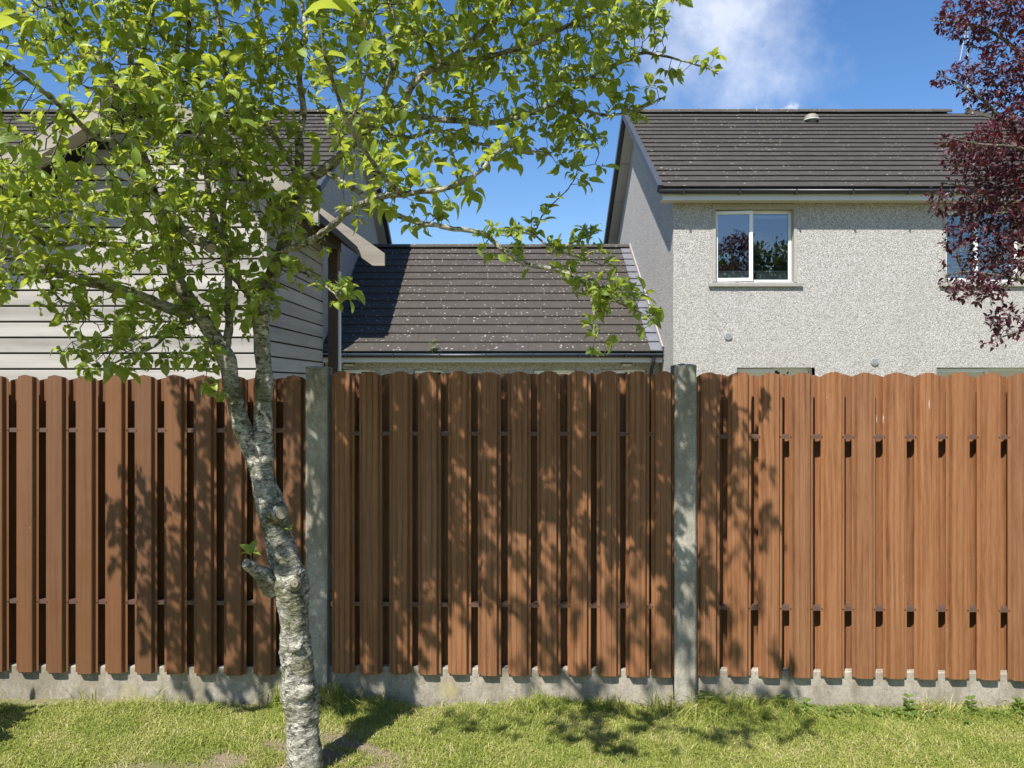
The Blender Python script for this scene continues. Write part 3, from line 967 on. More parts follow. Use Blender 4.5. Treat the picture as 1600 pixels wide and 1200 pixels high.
x = xl + .5
while x < xr:
    MB().box(x - .012, x + .012, YE - .116, YE + .012, ZE - .115, ZE - .04).build('bracket', M['gutter'], gt); x += 0.9
MB().cyl((2.74, YE - .05, ZE - .10), (2.74, YE - .05, ZE - .20), 0.035).cyl((2.74, YE - .05, ZE - .20), (2.74, 15.13, ZE - .36), 0.034).cyl((2.74, 15.13, ZE - .36), (2.74, 15.13, -0.3), 0.034).build('downpipe', M['gutter'], low)


def security_light(px, label):
    p = W(px, 568, 15.12)
    o = empty('security_light', (p.x, 15.2, p.z), label, 'light')
    MB().cbox(-.11, .11, -.13, -.02, 0.0, .055, .01).build('hood', M['dark'], o)
    MB().cbox(-.085, .085, -.115, -.02, -.05, -.004, .008).build('lens', M['lamp_glass'], o)
    MB().box(-.02, .02, -.03, 0.0, -.02, .03).build('bracket', M['dark'], o)


security_light(979, 'small black security light under the low eave beside the downpipe')
security_light(545, 'small black security light under the low eave beside the shed post')

# ---- television aerial on the ridge
an = empty('tv_antenna', W(1512, 178, 18.4), 'thin metal television aerial on a mast behind the purple plum leaves', 'antenna')
MB().cyl((0, 0, -0.4), (0, 0, 2.45), 0.021, 0.021, 10).build('mast', M['metal'], an)
MB().cyl((0.02, -.05, 2.45), (-.22, -.05, 1.25), 0.012, 0.012, 8).build('boom', M['metal'], an)
mb = MB()
for k in range(16):
    t = k / 15
    x = 0.02 - .24 * t; z = 2.45 - 1.2 * t; hw = 0.10 + 0.06 * math.sin(t * 9)
    mb.cyl((x - hw, -.05, z), (x + hw, -.05, z + .01), 0.005, 0.005, 5)
e = mb.build('elements', M['metal'], an); e['kind'] = 'stuff'

# ------------------------------------------------------------------ the timber shed
shed = empty('timber_shed', (-3.6, 6.3, 0), 'grey weathered timber-clad shed with gable roof behind the tree', 'shed')
SO = Vector((-3.6, 6.3, 0))
Yf, Yb2 = 6.30, 8.20
xc = -2.02                                           # the corner nearest the middle of the picture
Yg = 6.05
apx = W(221, 117, Yg); rt = W(498, 330, Yg); lt = W(-60, 299, Yg)
sl_r = (apx.z - rt.z) / (rt.x - apx.x); sl_l = (apx.z - lt.z) / (apx.x - lt.x)
xleft = -5.6


def under(x):
    """height of the roof's underside"""
    return apx.z - 0.13 - (sl_r * (x - apx.x) if x > apx.x else sl_l * (apx.x - x))


bh, bg_ = 0.1292, 0.015
MB().poly([(xleft - SO.x, .028, 0), (xc - SO.x - .03, .028, 0), (xc - SO.x - .03, .028, under(xc) - .03), (apx.x - SO.x, .028, under(apx.x) - .05), (xleft - SO.x, .028, under(xleft) - .05)]).build('front_lining', M['felt'], shed)
MB().quad((xc - SO.x - .030, .03, 0), (xc - SO.x - .030, Yb2 - Yf, 0), (xc - SO.x - .030, Yb2 - Yf, under(xc) - .02), (xc - SO.x - .030, .03, under(xc) - .02)).build('side_lining', M['felt'], shed)
MB().quad((xleft - SO.x, Yb2 - Yf, 0), (xc - SO.x, Yb2 - Yf, 0), (xc - SO.x, Yb2 - Yf, under(xc)), (xleft - SO.x, Yb2 - Yf, under(xleft))).build('rear_wall', M['felt'], shed)
z = 0.05
k = 0
while z < apx.z - 0.3:
    z1 = z + bh - bg_
    # clip each board under the two slopes
    xa, xb = xleft, xc
    if under(xb) < z1: xb = apx.x + (apx.z - 0.13 - z1) / sl_r
    if under(xa) < z1: xa = apx.x - (apx.z - 0.13 - z1) / sl_l
    if xb - xa > 0.15:
        mb = MB()
        j = rnd.uniform(-.002, .002)
        mb.cbox(xa - SO.x, xb - SO.x, -.002 + j, .022, z, z1, .0035)
        mb.build('board', M['clad'], shed)
    if z1 < under(xc) - 0.01:
        mb = MB()
        x = xc - SO.x
        j = rnd.uniform(-.002, .002)
        dz = -0.02
        mb.box(x - .024, x + j, .024, Yb2 - Yf, z + dz, z1 + dz)
        mb.build('board', M['clad_side'], shed)
    z += bh
MB().box(xc - SO.x - .03, xc - SO.x + .012, -.018, .023, 0, under(xc) - .02).build('corner_trim', M['clad'], shed)
# roof slabs, barge boards, rear barge with its long tail, eave beam and corner post
tk = 0.05
Y0, Y1 = Yg + .03 - Yf, Yb2 + .18 - Yf
for (xa, za, xb, zb) in ((apx.x, apx.z, rt.x - .16, rt.z + .16 * sl_r), (apx.x, apx.z, xleft - .3, apx.z - sl_l * (apx.x - xleft + .3))):
    mb = MB()
    A, B = (xa - SO.x, za), (xb - SO.x, zb)
    prof = [(A[0], A[1] - .06), (B[0], B[1] - .06), (B[0], B[1] + tk - .04), (A[0], A[1] + tk - .04)]
    i = 0
    mb.v = [(x, Y0, z_) for x, z_ in prof] + [(x, Y1, z_) for x, z_ in prof]
    mb.f = [(0, 1, 2, 3), (7, 6, 5, 4), (0, 4, 5, 1), (1, 5, 6, 2), (2, 6, 7, 3), (3, 7, 4, 0)]
    mb.build('roof_slab', M['felt'], shed)


def slant_board(name, xa, za, xb, zb, y0, y1, w_, mat, cut='plumb'):
    """board lying in the gable plane; plumb or square cut ends"""
    mb = MB()
    h2 = w_ / 2 / math.cos(math.atan2(abs(zb - za), abs(xb - xa)))
    prof = [(xa, za - h2), (xb, zb - h2), (xb, zb + h2), (xa, za + h2)]
    if cut == 'tail':       # long point cut level at the bottom
        prof = [(xa, za - h2), (xb - 0.11, zb - h2 + 0.028), (xb, zb - h2 + 0.028), (xb, zb + h2), (xa, za + h2)]
        prof[1] = (xb - 0.13, zb - h2 + 0.13 * abs(zb - za) / abs(xb - xa)); prof[2] = (xb, prof[1][1])
    n = len(prof)
    mb.v = [(x - SO.x, y0 - SO.y, z_) for x, z_ in prof] + [(x - SO.x, y1 - SO.y, z_) for x, z_ in prof]
    mb.f = [tuple(range(n)), tuple(range(2 * n - 1, n - 1, -1))] + [(k, (k + 1) % n, n + (k + 1) % n, n + k) for k in range(n)]
    return mb.build(name, mat, shed)


slant_board('barge_board', apx.x + .01, apx.z - .07, rt.x, rt.z - .04, Yg - .02, Yg + .025, 0.125, M['barge'])
le = W(159, 163, Yg - .12)
slant_board('barge_board', le.x, le.z - .03, W(-80, 163 + 239 * .647, Yg - .12).x, W(-80, 163 + 239 * .647, Yg - .12).z, Yg - .15, Yg + .02, 0.150, M['barge'])
ta = W(500, 340, 8.45); tb = W(602, 413, 8.45)
slant_board('rear_barge_board', ta.x, ta.z, tb.x, tb.z, 8.40, 8.45, 0.185, M['barge'], 'tail')
bx = W(522, 388, 8.3)
MB().box(bx.x - .05 - SO.x, bx.x + .05 - SO.x, 0.05, 8.42 - Yf, bx.z - .02, bx.z + .12).build('eave_beam', M['brown_post'], shed)
MB().cbox(bx.x - .055 - SO.x, bx.x + .05 - SO.x, 8.25 - Yf, 8.36 - Yf, 0, bx.z - .02, .006).build('corner_post', M['brown_post'], shed)
MB().box(bx.x + .052 - SO.x, bx.x + .066 - SO.x, 8.26 - Yf, 8.35 - Yf, 0, bx.z - .25).build('post_trim', M['fascia'], shed)

# ------------------------------------------------------------------ the fence
def fence_y(x):
    return 3.86 - 0.031 * x


def fence_x(px):
    k = (px - 800) / 1200
    return k * 3.86 / (1 + 0.031 * k)


FROT = math.atan(-0.031)
ZT, ZB = 1.660, 0.142


def slat_mesh(name, top, bottom, back=False, hw=0.058, mat=None, crease=True):
    """pressed steel slat: raised centre, recessed flanges, arched head"""
    prof = [(-hw, 0), (-hw + .0125, 0), (-hw + .0145, -.003), (-hw + .019, -.0165), (-hw + .0220, -.0208), (-.016, -.0224), (-.0145, -.0206), (-.013, -.0224), (0, -.0226),
            (.013, -.0224), (.0145, -.0206), (.016, -.0224), (hw - .0220, -.0208), (hw - .019, -.0165), (hw - .0145, -.003), (hw - .0125, 0), (hw, 0)]
    if not crease:
        prof = [q for q in prof if abs(abs(q[0]) - .0145) > .002 or q[0] == 0]
    if back:
        prof = [(u, -y) for u, y in prof]
    t = 0.0016
    V, Fc = [], []
    n = len(prof)
    for lay in (0, 1):
        for u, y in prof:
            zt = top - 0.025 * (abs(u) / hw) ** 2.3
            yy = y + lay * t
            V += [(u, yy, bottom), (u, yy, (bottom + zt) / 2), (u, yy, zt)]
    for lay in (0, 1):
        o = lay * n * 3
        for k in range(n - 1):
            for r_ in (0, 1):
                q = (o + 3 * k + r_, o + 3 * k + 3 + r_, o + 3 * k + 4 + r_, o + 3 * k + 1 + r_)
                Fc.append(q if lay == 0 else q[::-1])
    o = n * 3
    for k in range(n - 1):
        Fc.append((3 * k + 2, 3 * k + 5, o + 3 * k + 5, o + 3 * k + 2))
        Fc.append((3 * k, o + 3 * k, o + 3 * k + 3, 3 * k + 3))
    for k in (0, n - 1):
        for r_ in (0, 1):
            Fc.append((3 * k + r_, 3 * k + 1 + r_, o + 3 * k + 1 + r_, o + 3 * k + r_))
    return new_mesh(name, V, Fc, mat)


def fence_panel(label, centres, x_lo, x_hi, zt, zb, r1, r2, hw=0.058, mat='fence'):
    xm = (x_lo + x_hi) / 2
    pn = empty('slatted_fence', (xm, fence_y(xm), 0), label, 'fence', 'slatted fence panels between concrete posts', FROT)
    fm = slat_mesh('slat', zt, zb, False, hw, M[mat], mat == 'fence')
    bm_ = slat_mesh('slat', zt - .010, zb + .012, True, hw, M[mat], mat == 'fence')
    xs = [c - xm for c in centres]
    for x in xs:
        mesh_obj('slat', fm, None, pn, (x, 0, rnd.uniform(-.003, .003)), (0, rnd.gauss(0, .0012), 0))
    mids = [(a + b) / 2 for a, b in zip(xs[:-1], xs[1:])]
    for x in mids:
        mesh_obj('slat', bm_, None, pn, (x, .050, rnd.uniform(-.003, .003)), (0, rnd.gauss(0, .0012), 0))
    sc = MB()
    for zr in (r1, r2):
        rl = MB()
        rl.box(x_lo - xm, x_hi - xm, .0035, .0455, zr - .0105, zr - .0090).box(x_lo - xm, x_hi - xm, .0035, .0455, zr + .0090, zr + .0105) \
          .box(x_lo - xm, x_hi - xm, .0035, .005, zr - .0090, zr + .0090)
        rl.build('rail', M['rail'], pn)
        for x in xs:
            for u in (-hw + .0065, hw - .0065):
                sc.cyl((x + u, .0005, zr), (x + u, -.0035, zr), .0042, .0028, 7)
    s_ = sc.build('screws', M['screw'], pn)
    s_['kind'] = 'stuff'
    return pn


def gravel_board(x_lo, x_hi, top, label, seed):
    r = random.Random(seed)
    n = 36
    xm = (x_lo + x_hi) / 2
    V, Fc = [], []
    half = (x_hi - x_lo) / 2
    prof = [(.0125, -.12), (.0125, top - .006), (.0165, top), (.047, top), (.050, top - .004), (.050, -.12)]
    m = len(prof)
    for i in range(n + 1):
        x = -half + 2 * half * i / n
        for k, (y, z) in enumerate(prof):
            V.append((x, y + r.uniform(-.0012, .0012), z + (r.uniform(-.004, .0015) if 0 < k < 5 else 0)))
    for i in range(n):
        for k in range(m - 1):
            a = i * m + k
            Fc.append((a, a + m, a + m + 1, a + 1))
    Fc.append(tuple(range(m))); Fc.append(tuple(n * m + k for k in range(m - 1, -1, -1)))
    o = mesh_obj('gravel_board', new_mesh('gravel_board', V, Fc, M['board']), None, None, (xm, fence_y(xm), 0), (0, 0, FROT))
    return tag(o, label, 'gravel board', 'concrete gravel boards under the fence')


def fence_post(px0, px1, py_top, label, seed):
    x = (fence_x(px0) + fence_x(px1)) / 2
    wd = fence_x(px1) - fence_x(px0)
    top = 1.6 + (600 - py_top) / 1200 * fence_y(x)
    r = random.Random(seed)
    n, m = 44, 16
    # ring: square with chamfered corners and a panel slot in each side
    hx, y0, y1, ch = wd / 2, -.034, .092, .009
    ring = [(-hx + ch, y0), (hx - ch, y0), (hx, y0 + ch), (hx, -.022), (hx - .016, -.020), (hx - .016, .072), (hx, .074), (hx, y1 - ch), (hx - ch, y1), (-hx + ch, y1), (-hx, y1 - ch),
            (-hx, .074), (-hx + .016, .072), (-hx + .016, -.020), (-hx, -.022), (-hx, y0 + ch)]
    V, Fc = [], []
    for i in range(n + 1):
        z = -.15 + (top + .15) * i / n
        for u, v in ring:
            e = .0012 if i < n else .003
            zz = z
            if i == n:
                zz += r.uniform(-.008, .004) - 0.004 * abs(u) / hx
            V.append((u + r.uniform(-e, e), v + r.uniform(-e, e), zz))
    for i in range(n):
        for k in range(m):
            a = i * m + k; b = i * m + (k + 1) % m
            Fc.append((a, b, b + m, a + m))
    c = len(V); V.append((0, .03, top + .006))
    for k in range(m):
        Fc.append((n * m + k, n * m + (k + 1) % m, c))
    o = mesh_obj('fence_post', new_mesh('fence_post', V, Fc, M['post']), None, None, (x, fence_y(x), 0), (0, 0, FROT))
    return tag(o, label, 'fence post', 'concrete fence posts')


PL, PR = 497, 1069.5
cl = [fence_x(p) for p in np.arange(460, -110, -46.35)][::-1]
cc = [fence_x(p) for p in (536, 580, 626, 671.5, 718, 765, 811.5, 858, 905, 951, 996, 1036)]
cr = [fence_x(p) for p in np.linspace(1105.5, 1691, 13)]
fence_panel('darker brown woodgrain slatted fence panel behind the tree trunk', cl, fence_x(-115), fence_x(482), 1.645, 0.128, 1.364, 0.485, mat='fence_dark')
fence_panel('brown woodgrain slatted fence panel dappled with leaf shadow, between the two posts', cc, fence_x(513), fence_x(1053), 1.664, 0.142, 1.350, 0.487)
fence_panel('brown woodgrain slatted fence panel in full sun, below the house windows', cr, fence_x(1086), fence_x(1712), 1.657, 0.148, 1.338, 0.484)
gravel_board(fence_x(-115), fence_x(481), .155, 'stained concrete gravel board at the lawn edge behind the tree trunk', 1)
gravel_board(fence_x(513), fence_x(1052.5), .168, 'shadow-dappled concrete gravel board with a yellow lichen patch between the two posts', 2)
gravel_board(fence_x(1087), fence_x(1712), .172, 'sunlit concrete gravel board with weeds growing along it', 3)
fence_post(480, 513, 573, 'dark mossy concrete fence post just beside the tree trunk', 4)
fence_post(1052.5, 1086.5, 569, 'pale concrete fence post at the edge of the sunny panel', 5)
fence_post(-150, -116, 573, 'concrete fence post at the far end of the shaded fence', 6)
fence_post(1713, 1747, 569, 'concrete fence post at the far end of the sunny fence', 7)


# ------------------------------------------------------------------ trees: growth and leaves
def colonize(P0, attract, step, infl, kill, iters, jit=0.25, up=0.0, g=None):
    """grow twigs from the given limb nodes P0 towards the attraction points"""
    g = g or rng
    P = [p for p in P0]; par = [-1] * len(P0)
    A = attract.copy()
    alive = np.ones(len(A), bool)
    base = np.array(P)
    nd = np.full(len(A), 1e9); ni = np.zeros(len(A), int)
    for s in range(0, len(base), 400):
        d = np.linalg.norm(A[:, None] - base[None, s:s + 400], axis=2)
        k = d.argmin(1); dm = d[np.arange(len(A)), k]
        b = dm < nd
        nd[b] = dm[b]; ni[b] = k[b] + s
    kids = {}
    for it in range(iters):
        act = alive & (nd < infl)
        if not act.any():
            break
        idx = ni[act]
        arr = np.array(P)
        dv = A[act] - arr[idx]
        dv /= np.linalg.norm(dv, axis=1)[:, None] + 1e-9
        uq, inv = np.unique(idx, return_inverse=True)
        acc = np.zeros((len(uq), 3)); np.add.at(acc, inv, dv)
        acc /= np.linalg.norm(acc, axis=1)[:, None] + 1e-9
        acc += g.normal(0, jit, acc.shape); acc[:, 2] += up
        acc /= np.linalg.norm(acc, axis=1)[:, None] + 1e-9
        newp, newpar = [], []
        for k, i in enumerate(uq):
            q = arr[i] + acc[k] * step
            ks = kids.setdefault(int(i), [])
            if len(ks) >= 3 or any(np.linalg.norm(q - c) < step * 0.45 for c in ks):
                continue
            ks.append(q); newp.append(q); newpar.append(int(i))
        if not newp:
            # drop the points nobody can reach
            alive[act] = False
            continue
        n0 = len(P)
        P += newp; par += newpar
        N = np.array(newp)
        for s in range(0, len(N), 300):
            d = np.linalg.norm(A[:, None] - N[None, s:s + 300], axis=2)
            k = d.argmin(1); dm = d[np.arange(len(A)), k]
            b = dm < nd
            nd[b] = dm[b]; ni[b] = k[b] + n0 + s
        alive &= nd > kill
    return np.array(P), np.array(par)


def twig_mesh(P, par, n0, tip_r, exp, V, F, sides=5, rmax=0.02):
    n = len(P)
    r = np.zeros(n)
    kids = [[] for _ in range(n)]
    for i in range(n0, n):
        kids[par[i]].append(i)
    for i in range(n - 1, n0 - 1, -1):
        if not kids[i]:
            r[i] = tip_r
        else:
            r[i] = min(rmax, sum(r[c] ** exp for c in kids[i]) ** (1 / exp) * 1.015)
    used = np.zeros(n, bool)
    order = sorted([i for i in range(n0, n) if not kids[i]], key=lambda i: -i)
    # longest chains first: follow the thickest child from each start
    starts = [i for i in range(n0, n) if par[i] < n0]
    stack = starts[:]
    while stack:
        s = stack.pop()
        chain = [par[s], s]
        while kids[chain[-1]]:
            ks = sorted(kids[chain[-1]], key=lambda c: -r[c])
            stack += ks[1:]
            chain.append(ks[0])
        pts = P[chain]
        rr = r[chain].copy(); rr[0] = rr[1]
        tube(pts, rr, sides, V, F)
    return r, kids


def leaf_shape(seed, wid, droop, fold, tip=0.85):
    """one leaf: length 1 along +Y, normal +Z, folded along the midrib, drooping; returns verts, quads, uv"""
    r = random.Random(seed)
    nseg = 5
    V, UV, F = [], [], []
    tw = r.uniform(-.35, .35)
    for i in range(nseg + 1):
        t = i / nseg
        wd = wid * (math.sin(math.pi * min(1, t ** tip * 0.97 + 0.03)) ** 0.75) if 0 < i < nseg else (0.03 if i == 0 else 0.004)
        ang = droop * t
        y = t * math.cos(ang * 0.5); z = -t * math.sin(ang * 0.5)
        roll = tw * t
        for s_ in (-1, 0, 1):
            zz = abs(s_) * wd * fold + r.uniform(-.02, .02) * abs(s_)
            x_ = s_ * wd
            V.append((x_ * math.cos(roll) - zz * math.sin(roll), y + r.uniform(-.01, .01), z + x_ * math.sin(roll) + zz * math.cos(roll)))
            UV.append((0.5 + 0.5 * s_, t))
    for i in range(nseg):
        for c in (0, 1):
            a = 3 * i + c
            F.append((a, a + 1, a + 4, a + 3))
    # petiole
    b = len(V)
    for (x_, y, z_) in ((-.012, 0, 0), (.012, 0, 0), (.012, -.22, .03), (-.012, -.22, .03)):
        V.append((x_, y, z_)); UV.append((0.5, 0.0))
    F.append((b, b + 1, b + 2, b + 3))
    return np.array(V), np.array(F), np.array(UV)


def frames(T, N):
    T = T / (np.linalg.norm(T, axis=1)[:, None] + 1e-9)
    N = N - T * (N * T).sum(1)[:, None]
    N = N / (np.linalg.norm(N, axis=1)[:, None] + 1e-9)
    X = np.cross(T, N)
    return np.stack([X, T, N], 2)          # columns


def plant_leaves(parent_crown, name, mass_name, pos, T, N, size, shapes, mat, n_single=300, mass_parent=None):
    """the leaves that show largest become objects of their own, the rest one mass"""
    pos = np.asarray(pos); size = np.asarray(size)
    Rm = frames(np.asarray(T), np.asarray(N))
    var = rng.integers(0, len(shapes), len(pos))
    c = pos + Rm[:, :, 1] * (size * 0.5)[:, None]
    Y = np.maximum(c[:, 1], .2)
    px = 800 + c[:, 0] / Y * 1200; py = 600 - (c[:, 2] - 1.6) / Y * 1200
    inside = (px > 5) & (px < 1595) & (py > 5) & (py < 1195)
    key = np.where(inside, size / Y, 0)
    pick = np.argsort(-key)[:n_single]
    single = np.zeros(len(pos), bool); single[pick] = True
    single &= inside
    meshes = [np_mesh(name, v, f, mat, True, uv) for v, f, uv in shapes]
    for i in np.nonzero(single)[0]:
        o = bpy.data.objects.new(name, meshes[var[i]])
        m = Matrix([[*(Rm[i, r_] * size[i]), pos[i, r_]] for r_ in range(3)] + [[0, 0, 0, 1]])
        link(o, parent_crown)
        o.matrix_local = m
    Vs, Fs, Us = [], [], []
    b = 0
    for k, (v, f, uv) in enumerate(shapes):
        ids = np.nonzero((var == k) & ~single)[0]
        if not len(ids):
            continue
        vv = np.einsum('nij,vj->nvi', Rm[ids], v) * size[ids][:, None, None] + pos[ids][:, None]
        Vs.append(vv.reshape(-1, 3))
        Fs.append((f[None] + (np.arange(len(ids)) * len(v))[:, None, None] + b).reshape(-1, 4))
        Us.append(np.tile(uv, (len(ids), 1)))
        b += len(ids) * len(v)
    return np.concatenate(Vs), np.concatenate(Fs), np.concatenate(Us)


def blob_points(blobs, dens, g):
    out = []
    for (px, py, Y, rx, ry, rd, wgt) in blobs:
        c = W(px, py, Y)
        ex, ez = rx / 1200 * Y, ry / 1200 * Y
        n = max(3, int(dens * wgt * ex * ez * rd * 4.19 * (2.2 if rx <= 62 else 1.0) * (1.35 if px < 460 and py > 100 and Y < 4 else 1.0)))
        q = g.normal(size=(n * 3, 3)); q /= np.linalg.norm(q, axis=1)[:, None]
        q = q[:n] * (g.random(n) ** (1 / 2.6))[:, None]
        out.append(np.array(c) + q * np.array([ex, rd, ez]))
    return np.concatenate(out)


# ------------------------------------------------------------------ the apple tree
TB = W(478, 1205, 3.15); TB.z = 0
tree = empty('apple_tree', (TB.x, TB.y, 0), 'leafy apple tree with pale flaky trunk standing on the lawn in front of the fence', 'tree')
TO = np.array((TB.x, TB.y, 0.0))

